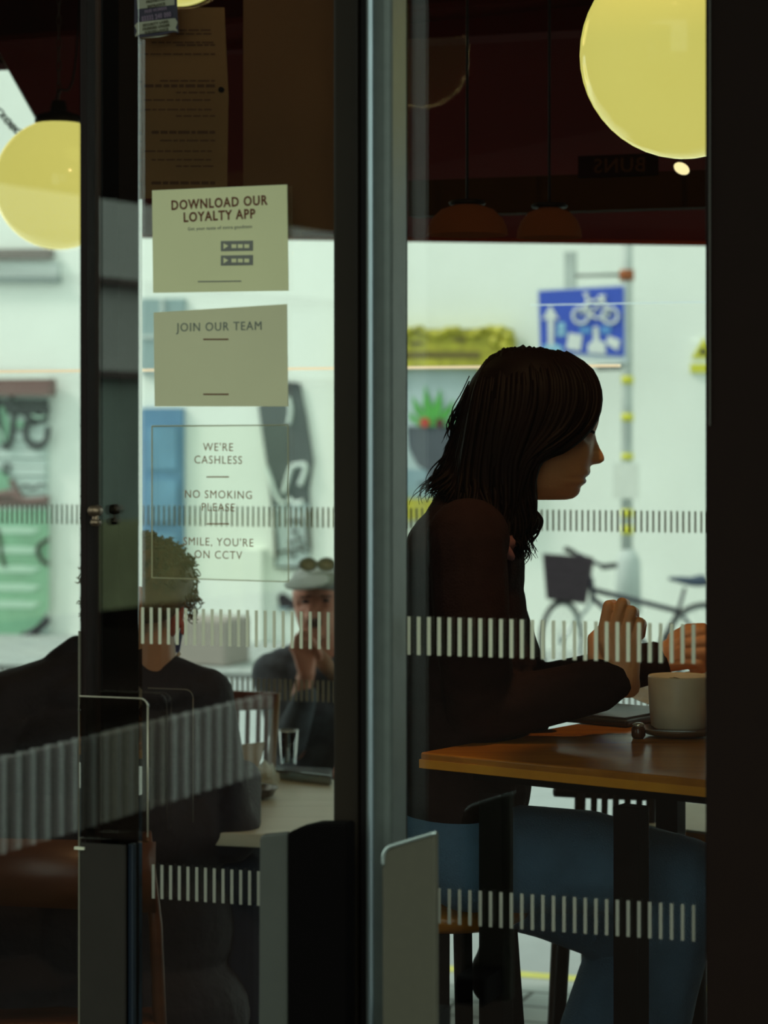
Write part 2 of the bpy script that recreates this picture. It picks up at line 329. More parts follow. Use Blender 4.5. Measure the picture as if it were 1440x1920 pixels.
# ---- blue cycle sign, bracket, pipe, boxes
M_sblue = mat('sign_blue', (.035,.085,.50), .5, var=.1); M_swhite = mat('sign_white', (.66,.70,.68), .6); M_scyan = mat('pale_blue_sticker', (.26,.50,.66), .6)
sign = decal('street_sign', [(1007,543),(1174,533),(1176,680),(1012,667)], VW-.5, mat('sign_backing', (.55,.62,.66), .5), d=.02)
tag(sign, 'blue street sign with a bicycle and an up arrow, dotted with stickers', 'sign')
sv = VW-.508
decal('sign_face', [(1010,546),(1169,537),(1170,668),(1013,659)], sv, M_sblue, sign, .008)
ks = YV(1090, VW-.5)/F
def sg(name, pts, r, m=M_swhite, closed=False, n=24):
    bm = bmesh.new(); q = [PV(x, y, sv-.006) for x, y in pts]; tube(bm, (smoothpts(q, n) if len(q) > 2 else q), r*ks, 8); return obj(name, bm, m, sign, True)
def circ(cx_, cy_, r, n=24): return [(cx_+r*math.cos(2*PI*i/n), cy_+r*math.sin(2*PI*i/n)) for i in range(n+1)]
bmB = bmesh.new()
for cx_ in (1089, 1144): tube(bmB, [PV(x, y, sv-.006) for x, y in circ(cx_, 592, 14.5)], 3*ks, 8)
for seg in ([(1089,592),(1102,563)],[(1098,552),(1102,563),(1105,590)],[(1103,565),(1132,562)],[(1107,588),(1132,563)],[(1105,590),(1120,597),(1144,592)],[(1128,556),(1144,592)],[(1094,551),(1104,551)],[(1122,556),(1136,555)]):
    tube(bmB, [PV(x, y, sv-.006) for x, y in seg], 2.6*ks, 8)
obj('bicycle_symbol', bmB, M_swhite, sign, True)
bm = bmesh.new(); prism(bm, [PV(x,y,sv-.008) for x,y in ((1032,572),(1048,600),(1038,597),(1037,648),(1028,648),(1027,597),(1016,600))], V*.006)
obj('arrow_symbol', bm, M_swhite, sign)
for pts, m in (([(1044,606),(1058,604),(1060,616),(1046,620)],M_scyan),([(1042,622),(1060,619),(1062,628),(1045,631)],M_scyan),([(1066,624),(1092,628),(1088,658),(1061,654)],M_swhite),
               ([(1086,613),(1108,613),(1108,625),(1088,625)],mat('mid_blue_sticker',(.10,.28,.60),.6)),([(1126,612),(1146,612),(1144,625),(1126,625)],MATS.get('mid_blue_sticker')),
               ([(1140,629),(1163,638),(1158,658),(1136,644)],M_swhite),([(1018,648),(1036,642),(1054,650),(1054,660),(1016,658)],M_scyan),
               ([(1113,612),(1121,612),(1123,638),(1134,642),(1136,664),(1102,662),(1102,646),(1112,638)],M_swhite)):
    decal('sticker_patch', pts, sv-.006, m, sign, .004)
M_pipe = mat('painted_pipe', (.42,.47,.44), .6, var=.35, vscale=5); M_yel = mat('yellow_patch_paint', (.62,.60,.05), .7); M_rust = mat('rust', (.30,.09,.03), .9)
pipe = empty('drainpipe', PV(1175, 1209, VW-.45), 'tall pale pole with yellow patches carrying the blue sign', 'pole')
bm = bmesh.new(); tube(bm, [PV(1175,1209,VW-.45)*1, PV(1175,330,VW-.45)], .038, 16); obj('shaft', bm, M_pipe, pipe, True)
bm = bmesh.new(); tube(bm, [PV(1178,1150,VW-.45), PV(1178,1052,VW-.45), PV(1176,1030,VW-.45)], [.085,.08,.045], 16); obj('sleeve', bm, M_pale, pipe, True)
for y0, y1 in ((775,790),(850,862),(955,970),(985,1002),(705,720)):
    bm = bmesh.new(); tube(bm, [PV(1176,y0,VW-.45), PV(1176,y1,VW-.45)], .041, 16); obj('tape_band', bm, M_yel, pipe, True)
bm = bmesh.new(); tube(bm, [PV(1175,506,VW-.45), PV(1175,526,VW-.45)], .048, 12); obj('clamp', bm, M_rust, pipe, True)
bm = bmesh.new(); tube(bm, [PV(1175,515,VW-.45), PV(1078,517,VW-.45)], .011, 8); obj('bracket_arm', bm, mat('grey_bracket',(.16,.17,.16),.5), pipe, True); bm = bmesh.new(); tube(bm, [PV(1175,688,VW-.45), PV(1118,690,VW-.45)], .02, 8); obj('bracket_arm', bm, mat('grey_bracket',(.16,.17,.16),.5), pipe, True)
bm = bmesh.new(); prism(bm, [PV(x,y,VW-.46) for x,y in pxrect(1058,472,1078,540)], V*.05); obj('mounting_plate', bm, M_pipe, pipe)
bm = bmesh.new(); prism(bm, [PV(x,y,VW-.5) for x,y in pxrect(1150,868,1196,935)], V*.02); obj('notice_plate', bm, mat('pale_notice', (.66,.70,.64), .8), pipe)
ws = decal('warning_sign', [(1294,640),(1340,640),(1340,700),(1294,700)], VW-.02, M_wall, d=.02); tag(ws, 'small yellow triangular warning sign at the right of the white wall', 'sign')
decal('warning_triangle', [(1296,672),(1320,632),(1344,672)], VW-.03, M_yel, ws, .01); decal('warning_plate', pxrect(1294,682,1344,699), VW-.03, M_yel, ws, .01)
decal('triangle_symbol', [(1308,664),(1318,650),(1322,656),(1330,664)], VW-.034, M_gblack, ws, .004)

# ---- bicycle leaning by the pole
YB = 14.6; kb = YB/F
def Q(px, py, d=0): return P(px, py, YB+d)
M_bike = mat('dark_bike_paint', (.03,.03,.05), .4); M_tyre = mat('bike_tyre', (.05,.05,.05), .8); M_chrome = mat('dull_chrome', (.45,.5,.5), .3, metal=.8); M_wick = mat('dark_wicker', (.05,.035,.045), .9, var=.6, vscale=60, bump=.8, bscale=60)
bike = empty('bicycle', Q(1180, 1268), 'dark bicycle with a black front basket parked at the white wall', 'bicycle')
def wheel(cx_, cy_, r, turn, name='wheel'):
    c = Q(cx_, cy_); ax = Vector((math.cos(turn), math.sin(turn), 0))
    ring = [c+(ax*math.cos(2*PI*i/40)+Z*math.sin(2*PI*i/40))*r for i in range(41)]
    bm = bmesh.new(); tube(bm, ring, .016, 8); o = obj(name, bm, M_tyre, bike, True)
    bm = bmesh.new(); tube(bm, [c+(p-c)*.93 for p in ring], .009, 8)
    for i in range(0, 40, 2): tube(bm, [c, c+(ring[i]-c)*.92], .0016, 4)
    ball(bm, c, .022, 10); obj('rim', bm, M_chrome, o, True); return o
wheel(1052, 1200, .235, .95); wheel(1322, 1206, .235, .05)
bm = bmesh.new()
for a, b in (((1112,1106),(1272,1146)),((1112,1122),(1228,1222)),((1272,1146),(1228,1222)),((1272,1146),(1322,1206)),((1228,1222),(1322,1206)),((1108,1085),(1112,1128))):
    tube(bm, [Q(*a), Q(*b)], .017 if a[0] < 1200 else .012, 10)
obj('frame', bm, M_bike, bike, True)
bm = bmesh.new()
for d in (-.05, .05): tube(bm, smoothpts([Q(1112,1126), Q(1098,1145,d), Q(1075,1172,d), Q(1052,1200,d)], 10), .011, 8)
obj('fork', bm, M_chrome, bike, True)
bm = bmesh.new(); tube(bm, [Q(1272,1146), Q(1284,1102)], .011, 8); obj('seat_post', bm, M_bike, bike, True)
bm = bmesh.new(); tube(bm, smoothpts([Q(1254,1082), Q(1275,1086), Q(1300,1092), Q(1326,1086)], 12), [.018,.022,.026,.032,.036,.04,.045,.05,.056,.062,.066,.066,.05], 12)
for v_ in bm.verts: v_.co.z = Q(0,1088).z + (v_.co.z-Q(0,1088).z)*.55
obj('saddle', bm, mat('blue_black_saddle', (.03,.05,.09), .35), bike, True)
bm = bmesh.new(); tube(bm, smoothpts([Q(1062,1030,-.1), Q(1080,1038,-.05), Q(1095,1044), Q(1115,1055,.05), Q(1138,1063,.12), Q(1152,1062,.2)], 20), .012, 8); tube(bm, [Q(1095,1044), Q(1110,1095)], .013, 8); obj('handlebar', bm, M_bike, bike, True)
bm = bmesh.new(); tube(bm, [Q(1130,1063,.1), Q(1154,1060,.2)], .019, 8); obj('grip', bm, M_tyre, bike, True); bm = bmesh.new(); tube(bm, [Q(1060,1029,-.1), Q(1076,1036,-.06)], .018, 8); obj('grip', bm, M_tyre, bike, True)
bm = bmesh.new()
def bring(y, x0, x1, d): return [Q(x0,y,-d), Q(x1,y+6,-d), Q(x1+4,y+10,d), Q(x0+4,y+2,d)]
a = bring(1040,1019,1108,.17); b = bring(1120,1026,1094,.12)
hexa(bm, b+a); bmesh.ops.delete(bm, geom=[f for f in bm.faces if f.calc_center_median().z > max(p.z for p in b)+.2 and abs(f.normal.z) > .8], context='FACES')
for t in (0,.25,.5,.75,1):
    ring = [b[i].lerp(a[i], t) for i in range(4)]; tube(bm, ring+[ring[0]], .008, 6)
for i in range(4):
    for t in [j/7 for j in range(7)]: tube(bm, [b[i].lerp(b[(i+1)%4], t), a[i].lerp(a[(i+1)%4], t)], .006, 6)
obj('basket', bm, M_wick, bike)

# ------------------------------------------------------------------ street side mirrored in the glass (stands behind and left of the photographer)
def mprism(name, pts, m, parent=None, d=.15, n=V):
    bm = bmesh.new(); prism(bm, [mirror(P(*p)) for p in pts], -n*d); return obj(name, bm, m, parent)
bm = bmesh.new(); a = mirror(P(-700, HY, 18)); b = mirror(P(1900, HY, 19)); dn = (b-a).cross(Z).normalized()*.3  # dark wall added so the right pane mirrors little light
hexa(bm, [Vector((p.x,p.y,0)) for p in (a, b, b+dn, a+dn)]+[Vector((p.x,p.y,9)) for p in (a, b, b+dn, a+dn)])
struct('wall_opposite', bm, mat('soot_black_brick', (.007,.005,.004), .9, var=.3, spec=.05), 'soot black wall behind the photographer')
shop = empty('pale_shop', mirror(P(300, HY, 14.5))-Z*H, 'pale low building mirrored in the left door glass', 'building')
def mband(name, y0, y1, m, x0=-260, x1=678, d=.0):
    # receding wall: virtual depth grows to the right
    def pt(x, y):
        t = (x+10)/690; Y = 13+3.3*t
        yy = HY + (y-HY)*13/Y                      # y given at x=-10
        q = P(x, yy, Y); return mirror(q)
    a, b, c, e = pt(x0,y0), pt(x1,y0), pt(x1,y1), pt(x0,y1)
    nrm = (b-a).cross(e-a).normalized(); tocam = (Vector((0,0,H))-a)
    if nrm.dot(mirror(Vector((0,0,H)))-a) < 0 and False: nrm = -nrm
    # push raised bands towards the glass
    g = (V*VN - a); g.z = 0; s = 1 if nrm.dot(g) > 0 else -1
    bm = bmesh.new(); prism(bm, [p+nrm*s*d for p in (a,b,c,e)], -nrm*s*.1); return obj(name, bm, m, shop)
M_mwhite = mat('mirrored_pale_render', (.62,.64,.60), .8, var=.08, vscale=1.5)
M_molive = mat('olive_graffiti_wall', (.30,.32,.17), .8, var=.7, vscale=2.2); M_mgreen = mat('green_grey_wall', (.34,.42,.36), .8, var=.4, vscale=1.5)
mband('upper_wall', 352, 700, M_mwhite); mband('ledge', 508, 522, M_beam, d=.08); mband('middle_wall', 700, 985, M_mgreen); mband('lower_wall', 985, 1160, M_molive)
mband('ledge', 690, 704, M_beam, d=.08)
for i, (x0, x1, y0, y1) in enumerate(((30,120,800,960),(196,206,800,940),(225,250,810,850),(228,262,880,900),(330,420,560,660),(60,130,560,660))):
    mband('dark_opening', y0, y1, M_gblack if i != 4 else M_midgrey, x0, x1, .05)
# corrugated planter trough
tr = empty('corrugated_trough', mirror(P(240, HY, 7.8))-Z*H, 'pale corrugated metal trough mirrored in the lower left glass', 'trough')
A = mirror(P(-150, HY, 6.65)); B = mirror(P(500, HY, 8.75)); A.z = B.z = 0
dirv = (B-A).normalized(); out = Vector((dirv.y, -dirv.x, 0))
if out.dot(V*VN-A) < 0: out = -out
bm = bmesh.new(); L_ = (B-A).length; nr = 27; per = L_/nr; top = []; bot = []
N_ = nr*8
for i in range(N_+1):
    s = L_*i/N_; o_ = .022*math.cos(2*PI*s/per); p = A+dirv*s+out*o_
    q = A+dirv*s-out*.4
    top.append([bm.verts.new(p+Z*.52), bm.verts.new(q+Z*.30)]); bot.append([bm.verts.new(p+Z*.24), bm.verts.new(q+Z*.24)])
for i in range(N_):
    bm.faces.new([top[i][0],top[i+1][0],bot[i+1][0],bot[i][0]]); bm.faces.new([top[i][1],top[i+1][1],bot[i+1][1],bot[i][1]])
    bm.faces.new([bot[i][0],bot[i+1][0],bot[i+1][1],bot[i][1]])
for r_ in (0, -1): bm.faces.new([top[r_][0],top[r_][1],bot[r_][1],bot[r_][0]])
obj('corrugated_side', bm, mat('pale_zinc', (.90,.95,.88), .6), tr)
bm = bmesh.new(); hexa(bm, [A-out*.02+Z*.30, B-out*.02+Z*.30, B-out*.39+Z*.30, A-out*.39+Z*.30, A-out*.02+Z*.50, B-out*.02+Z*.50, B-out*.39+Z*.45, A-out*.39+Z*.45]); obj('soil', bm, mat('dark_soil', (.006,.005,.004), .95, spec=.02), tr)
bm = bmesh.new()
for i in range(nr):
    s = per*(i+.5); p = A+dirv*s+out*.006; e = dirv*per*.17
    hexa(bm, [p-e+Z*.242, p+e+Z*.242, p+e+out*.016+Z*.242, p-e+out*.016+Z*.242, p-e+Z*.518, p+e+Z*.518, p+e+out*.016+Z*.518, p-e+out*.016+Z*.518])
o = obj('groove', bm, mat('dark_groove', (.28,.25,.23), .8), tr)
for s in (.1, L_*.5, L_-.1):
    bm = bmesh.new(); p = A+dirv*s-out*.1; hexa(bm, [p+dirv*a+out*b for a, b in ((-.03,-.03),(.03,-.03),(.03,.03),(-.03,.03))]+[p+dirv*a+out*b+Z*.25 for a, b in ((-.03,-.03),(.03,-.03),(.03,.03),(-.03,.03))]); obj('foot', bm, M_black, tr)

# ------------------------------------------------------------------ far windows
bm = bmesh.new(); fbox(bm, -3.4, .2, VF-.003, VF+.003, 0, 2.33)
win = struct('window_2', bm, M_wglass, 'far cafe window onto the side street with a band of short bars')
def bars(name, u0, u1, step, wd, z0, z1, v, m, parent, th=.0006, skip=()):
    bm = bmesh.new(); u = u0
    while u < u1:
        if not any(a < u < b for a, b in skip): fbox(bm, u-wd/2, u+wd/2, v-th, v, z0, z1)
        u += step
    return obj(name, bm, m, parent)
bars('window_bars', uof(-40,VF), uof(1360,VF), .0128, .0042, zof(720,952,VF), zof(720,991,VF), VF-.004, mat('khaki_film', (.40,.40,.30), .8), win)
bars('window_bars', uof(-40,VF), uof(1360,VF), .0128, .0042, zof(560,1274,VF), zof(560,1314,VF), VF-.004, MATS['khaki_film'], win)
bm = bmesh.new(); fbox(bm, uof(-60,VF), uof(1165,VF), VF-.02, VF-.006, zof(0,697,VF)-.0028, zof(0,697,VF)+.0028); obj('light_strip', bm, mat('pale_brass', (.5,.45,.3), .5, emit=(.95,.80,.50,1), estr=.75), win)  # thin bar with a warm glow of its own
bm = bmesh.new(); fbox(bm, uof(1000,VF), uof(1335,VF), VF-.02, VF-.012, zof(1150,570,VF)-.0010, zof(1150,570,VF)+.0010); obj('light_strip', bm, mat('cool_strip', (.5,.6,.6), .5, emit=(.6,.8,.75,1), estr=.8), win)  # glowing bar standing in for the reflection of a strip lamp
# red awning outside the far windows
M_awn = mat('red_awning_cloth', (.045,.0025,.001), .9, var=.25, vscale=3, spec=.02)
bm = bmesh.new()
a = P(-14,78,5.42); b = P(192,440,6.5); c = P(1480,458,6.7); d = BF(.9, VF+.13, 2.45)
prism(bm, [a, b, c, d], Z*.012)
cloth_through(M_orange, .34); cloth_through(M_awn, .03)
awn = obj('awning', bm, M_awn); tag(awn, 'dark red cloth awning sloping out over the far windows', 'awning')
bm = bmesh.new(); prism(bm, [b, c, P(1480,404,6.7), P(215,392,6.5)], Vector((0,.02,0))); obj('valance', bm, M_orange, awn)
bm = bmesh.new(); tube(bm, [b, c], .008, 8); obj('front_rail', bm, M_orange, awn, True)
bm = bmesh.new(); tube(bm, [a+Z*.01, b], .006, 8); obj('side_hem', bm, M_pale, awn, True)
def chain(name, pts, n, r, m, label, size=.010):
    q = smoothpts(pts, n); bm = bmesh.new()
    for i in range(n):
        a, b = q[i], q[i+1]; t = (b-a).normalized(); s = t.orthogonal().normalized(); s2 = t.cross(s)
        e = s if i % 2 else s2; c = (a+b)/2; hl = (b-a).length*.62
        tube(bm, [c+t*hl*math.cos(k*PI/4)+e*size*.5*math.sin(k*PI/4) for k in range(9)], r, 5, False)
    return tag(obj(name, bm, m, None, True), label, 'chain')
chain('awning_chain', [P(-30,175,6.0), P(10,222,6.0), P(32,246,6.0), P(70,275,6.0)], 14, .0025, M_black, 'short black chain hanging beside the left lamp under the awning', .018)

# ------------------------------------------------------------------ shopfront: glass, stiles, posts (near glass plane)
def gl(name, px0, px1, label, py_bot=1990):
    bm = bmesh.new(); fbox(bm, uof(px0,VN), uof(px1,VN), VN-.003, VN+.003, .08, 2.45); o = struct(name, bm, M_dglass, label); return o
win1 = gl('window_1', -260, 150, 'fixed side pane left of the sliding door'); 
door1 = gl('door_1', 172, 640, 'left glass door leaf with stickers and bars')
door2 = gl('door_3', 760, 1326, 'right glass door leaf with cream bars')
def fpost(name, px0, px1, v0, v1, m, parent=None, z0=0, z1=2.45, kind=True, vref=None):
    vr = v0 if vref is None else vref
    bm = bmesh.new(); fbox(bm, uof(px0,vr), uof(px1,v1), v0, v1, z0, z1); o = obj(name, bm, m, parent); bevelmod(o, .0015, 2); return o
fpost('door_stile', 150, 190, VN-.02, VN+.02, M_frame, door1)
fpost('door_stile', 170, 262, VN+.04, VN+.10, mat('black_inner_post', (.003,.002,.002), .8, spec=.03), door1)
fpost('glass_edge', 259, 267, VN-.006, VN+.004, glass_mat('edge_glass', .25, (.8,.85,.8)), door1)
fpost('kick_rail', 150, 238, VN-.024, VN-.018, mat('brown_grey_rail', (.030,.024,.020), .7, spec=.1), door1, 0, zof(190,1575,VN))
bm = bmesh.new(); fbox(bm, uof(158,VN), uof(176,VN), VN-.027, VN-.0235, zof(0,1576,VN), zof(0,1571,VN)); obj('screw_plate', bm, M_cream, door1)
fpost('blue_seal', 239, 256, VN-.01, VN+.0, mat('blue_black_seal', (.010,.016,.028), .5), door1, 0, zof(250,1580,VN))
# brush seal
bm = bmesh.new(); random.seed(5); ub = uof(151, VN-.02)
z = 0.0
for i in range(620):
    z = i/620*zof(150,668,VN); l_ = .0014+.0018*random.random(); hw = .0016
    p = BF(ub, VN-.012+random.uniform(-.004,.004), z)
    tube(bm, [p, p-U*l_+Z*random.uniform(-.002,.002)], [hw, hw*.6], 4)
obj('brush_seal', bm, mat('maroon_brush', (.03,.006,.005), .9), door1)
lock = bmesh.new(); c = PV(176, 958, VN-.03)
tube(lock, [c+V*.012, c-V*.004], .0065, 20); tube(lock, [c+V*.012-Z*.014, c-V*.001-Z*.014], .0045, 14); ball(lock, c-Z*.010+V*.004, (.0042,.004,.009), 12)
obj('lock_cylinder', lock, mat('aged_brass', (.22,.15,.10), .35, metal=.8), door1, True)
# acrylic guard plate on the stile
def rr(px0, px1, py0, py1, v, r):
    u0, u1, zb, zt = uof(px0,v), uof(px1,v), zof(px0,py1,v), zof(px0,py0,v)
    pts = []
    for cu, cz, a0 in ((u1-r, zt-r, 0), (u0+.0001, zt-.0001, PI/2), (u0+.0001, zb+.0001, PI), (u1-.0001, zb+.0001, 1.5*PI)):
        rad = r if a0 == 0 else .0001
        for k in range(7): pts.append(BF(cu+rad*math.cos(a0+k*PI/12), v, cz+rad*math.sin(a0+k*PI/12)))
    return pts
bm = bmesh.new(); q = rr(149, 277, 1305, 1572, VN-.03, .010); prism(bm, q, V*.005)
g = obj('finger_guard', bm, glass_mat('clear_acrylic', .05, (.80,.78,.74)), door1)
bm = bmesh.new(); tube(bm, q[:8]+[q[8]], .0008, 6); tube(bm, [q[0], BF(uof(277,VN-.03),VN-.03,zof(277,1570,VN-.03))], .0011, 6); obj('guard_rim', bm, mat('worn_bright_edge', (.48,.42,.32), .3, metal=.3), g, True)  # thin pale rim along the top and right of the plate
bm = bmesh.new(); q = rr(277, 362, 1290, 1545, VN+.01, .010); tube(bm, q[:9], .0005, 6); tube(bm, [q[0], BF(uof(362,VN+.01),VN+.01,zof(362,1545,VN))], .0005, 6); obj('guard_rim', bm, mat('faint_edge', (.18,.17,.14), .4), door1, True)
bm = bmesh.new(); fbox(bm, uof(148,VN-.021), uof(151,VN-.021), VN-.023, VN-.02, 0, zof(150,1180,VN)); obj('edge_strip', bm, mat('worn_edge', (.14,.12,.09), .4), door1)  # paler strip along the stile edge
# centre mullion: meeting stiles of the two leaves (nearer, soft)
VM = VN-.068
mul = struct('trim_7', (lambda b: (fbox(b, uof(683,VM), uof(765,VM+.06), VM, VM+.06, 0, 2.9), b)[1])(bmesh.new()), M_steel, 'grey steel centre post of the double door')
bevelmod(mul, .008, 4)
bm = bmesh.new(); fbox(bm, uof(684,VM+.06), uof(763,VM+.062), VM+.0605, VM+.064, 0, 2.9); obj('inner_cover', bm, M_black, mul)  # black backing added so the lit post leaves no streak in the glass
bm = bmesh.new(); fbox(bm, uof(672,VM), uof(684,VM), VM+.008, VM+.06, 0, 2.9); obj('gasket', bm, M_black, mul)
bm = bmesh.new(); fbox(bm, uof(690,VM-.004), uof(699,VM-.004), VM-.006, VM+.001, 0, 2.9); o = obj('post_ridge', bm, mat('bright_steel', (.34,.40,.44), .3, metal=.6), mul); bevelmod(o, .003, 3)  # raised bright strip standing in for the highlight down the post
bm = bmesh.new(); fbox(bm, uof(624,VM+.03), uof(673,VM+.03), VM+.03, VM+.07, 0, 2.9)
o = struct('trim_8', bm, mat('dark_brown_stile', (.020,.013,.008), .5, spec=.15), 'dark brown meeting stile left of the steel post'); bevelmod(o, .004, 3)
# right post
bm = bmesh.new(); fbox(bm, uof(1322,VN-.05), uof(1560,VN-.05), VN-.05, VN+.12, 0, 2.9); o = struct('trim_9', bm, mat('dark_brown_post', (.0125,.0058,.0042), .7, var=.1, spec=.08), 'wide dark brown post at the right of the doors'); bevelmod(o, .003, 2)
bm = bmesh.new(); fbox(bm, uof(1330,VN-.05), uof(1333,VN-.05), VN-.053, VN-.049, zof(0,800,VN), 2.9); obj('edge_strip', bm, mat('dull_edge', (.06,.05,.04), .4), o)  # paler strip painted as a thin highlight on the post
# bars on the near glass
VG = VN-.0035
bars('window_bars', uof(270,VN), uof(622,VN), .0112, .0038, zof(450,1212,VN)*1.0, zof(450,1143,VN), VG, M_cream, door1)
bars('window_bars', uof(290,VN), uof(622,VN), .0112, .0036, zof(400,1691,VN), zof(400,1627,VN), VG, mat('dim_film', (.30,.28,.23), .7), door1)
bars('window_bars', uof(768,VN), uof(1322,VN), .0122, .0042, zof(1050,1236,VN), zof(1050,1163,VN), VG, M_cream, door2)
bars('window_bars', uof(768,VN), uof(1322,VN), .0122, .0036, zof(1050,1746,VN), zof(1050,1679,VN), VG, MATS['dim_film'], door2)
# handles
def handle(name, pxs, v, th, m, label, capm):
    bm = bmesh.new(); prism(bm, [PV(x, y, v) for x, y in pxs], V*th); o = obj(name, bm, m); bevelmod(o, .003, 3)
    return tag(o, label, 'door handle')
VH = VN-.15
h2 = handle('door_handle', [(716,1990),(716,1612),(719,1598),(728,1588),(742,1583),(817,1560),(818,1990)], VH, .012, M_handle, 'grey flat pull handle right of the steel centre post', None)
bm = bmesh.new(); tube(bm, smoothpts([PV(x,y,VH-.0005) for x,y in ((718,1622),(719,1602),(728,1589),(744,1583),(780,1572),(817,1561))], 16), .0022, 8); obj('polished_edge', bm, mat('polished_edge', (.55,.62,.60), .2, metal=.6), h2, True)
bm = bmesh.new(); fbox(bm, uof(738,VH), uof(800,VH), VH+.012, VM+.002, zof(0,1900,VH), zof(0,1850,VH)); obj('standoff', bm, M_black, h2)
h1 = handle('door_handle', [(484,1990),(486,1572),(492,1565),(540,1560),(540,1990)], VH+.04, .010, mat('grey_handle_side', (.065,.065,.055), .55, metal=.1), 'grey flat pull handle left of the centre post in front of the light table', None)  # lit left face of the box handle, its lightness put into the colour
bm = bmesh.new(); prism(bm, [PV(x,y,VH+.035) for x,y in ((538,1990),(538,1562),(560,1552),(590,1545),(650,1545),(650,1990))], V*.03); o = obj('handle_box', bm, mat('black_handle_box', (.003,.002,.002), .8, spec=.04), h1); bevelmod(o, .004, 3)  # dark front of the same handle, shade painted as near black

# ------------------------------------------------------------------ stickers on the glass
M_paper = mat('cream_paper', (.78,.73,.43), .8, var=.04, vscale=12); M_brown = mat('brown_ink', (.14,.035,.012), .8); M_gink = mat('grey_ink', (.20,.19,.17), .8)
VS = VN-.005
def paper(name, pxs, label, cat, m=M_paper):
    bm = bmesh.new(); prism(bm, [PV(x,y,VS) for x,y in pxs], V*.0008); return tag(obj(name, bm, m), label, cat)
def words(name, lines, px, py, size_px, lead_px, parent, m, tilt=0, bold=0, squeeze=1, v=VS, space=1.15):
    o_ = PV(px, py, v-.0004); k = YV(px, v)/F
    r = (U*math.cos(tilt)+Z*math.sin(tilt)); u_ = (Z*math.cos(tilt)-U*math.sin(tilt))
    return obj(name, text_bm(lines, size_px*k, lead_px*k, o_, r, u_, -V, .0003, bold*k, squeeze/.98, space), m, parent)
p1 = paper('poster', [(285,357),(538,346),(541,545),(287,549)], 'cream poster reading download our loyalty app on the left glass', 'poster')
words('lettering', ['DOWNLOAD OUR','LOYALTY APP'], 410, 381, 25, 24, p1, M_brown, .02, .6, .82)
words('lettering', ['Get your taste of extra goodness'], 412, 427, 9, 12, p1, M_gink, .01, 0, .9)
for y in (461, 488):
    bm = bmesh.new(); prism(bm, [PV(x,yy,VS-.0006) for x,yy in ((414,y-9),(474,y-10),(474,y+9),(414,y+10))], V*.0006); bd = obj('app_badge', bm, M_gink, p1)
    bm = bmesh.new(); prism(bm, [PV(x,yy,VS-.001) for x,yy in ((419,y-5),(428,y),(419,y+6))], V*.0005)
    for k in range(3): prism(bm, [PV(x,yy,VS-.001) for x,yy in ((434+k*12,y-3),(443+k*12,y-3),(443+k*12,y+4),(434+k*12,y+4))], V*.0005)
    obj('badge_symbol', bm, M_paper, bd)
bm = bmesh.new(); prism(bm, [PV(x,y,VS-.0006) for x,y in ((371,527),(452,526),(452,528),(371,529))], V*.0006); obj('printed_rule', bm, M_gink, p1)
p2 = paper('poster', [(288,586),(538,570),(540,762),(290,762)], 'cream poster reading join our team below the app poster', 'poster', mat('cream_paper_dull', (.68,.62,.40), .8, var=.05, vscale=12))
words('lettering', ['JOIN OUR TEAM'], 411, 613, 23, 24, p2, mat('slate_ink', (.16,.17,.15), .8), .005, 0, .9)
bm = bmesh.new()
for y in (635, 738):
    bm = bmesh.new(); prism(bm, [PV(x,yy,VS-.0006) for x,yy in ((381,y),(428,y),(428,y+2.5),(381,y+2.5))], V*.0006); obj('printed_rule', bm, M_brown, p2)
# clear notice
nt_ = bmesh.new(); fr = [(285,799),(540,797),(541,1091),(285,1083)]
prism(nt_, [PV(x,y,VS) for x,y in fr], V*.0004)
p3 = tag(obj('window_notice', nt_, glass_mat('clear_film', .012, (.97,.98,.95))), 'clear window notice about cashless payment, no smoking and CCTV', 'sign')
bm = bmesh.new(); q = [PV(x,y,VS-.0005) for x,y in fr]; tube(bm, q+[q[0]], .0009, 5); obj('notice_border', bm, mat('gold_line', (.42,.38,.22), .6), p3)
M_tan = mat('tan_ink', (.30,.17,.09), .8)
for ls, y in ((["WE'RE","CASHLESS"],839), (["NO SMOKING","PLEASE"],928), (["SMILE, YOU'RE","ON CCTV"],1017)):
    words('lettering', ls, 409, y, 21.5, 24, p3, M_tan, -.008, 0, .9)
for y in (893, 981):
    bm = bmesh.new(); prism(bm, [PV(x,yy,VS-.0006) for x,yy in ((387,y),(429,y),(429,y+2.5),(387,y+2.5))], V*.0006); obj('printed_rule', bm, M_tan, p3)
# security label, top left
lb = paper('security_label', [(252,-30),(330,-38),(334,62),(326,60),(300,66),(262,70),(252,66)], 'small dark purple security label with cream bands at the top of the left glass', 'label', mat('purple_black_label', (.018,.010,.026), .6))
M_lab = mat('cream_label_band', (.30,.28,.20), .7); M_lil = mat('lilac_ink', (.17,.11,.16), .7)
def band(pts, m, v=VS-.0007): 
    bm = bmesh.new(); prism(bm, [PV(x,y,v) for x,y in pts], V*.0005); return obj('label_band', bm, m, lb)
band([(255,-28),(327,-36),(327,9),(258,17)], M_lab); band([(252,48),(258,42),(328,34),(333,42),(329,52),(334,59),(325,57),(262,64),(253,69),(257,58)], M_lab); band([(262,72),(300,67),(320,65),(296,70)], M_lab)
words('lettering', ['FREE NUMBER'], 292, 19, 8, 8, lb, M_lil, .10, .3, .8, VS-.001); words('lettering', ['03332 240 000'], 293, 31.5, 12.5, 10, lb, M_lil, .10, .6, .68, VS-.001)
words('lettering', ['SECURITY LABEL','PREMISES UNDER','SURVEILLANCE'], 292, 44, 7, 7.2, lb, mat('dark_ink', (.07,.06,.03), .8), .10, .3, .9, VS-.0012)
words('lettering', ['PROTECTED','ENTRANCE'], 292, 1, 7, 9, lb, MATS['dark_ink'], .10, .3, .9, VS-.0012)
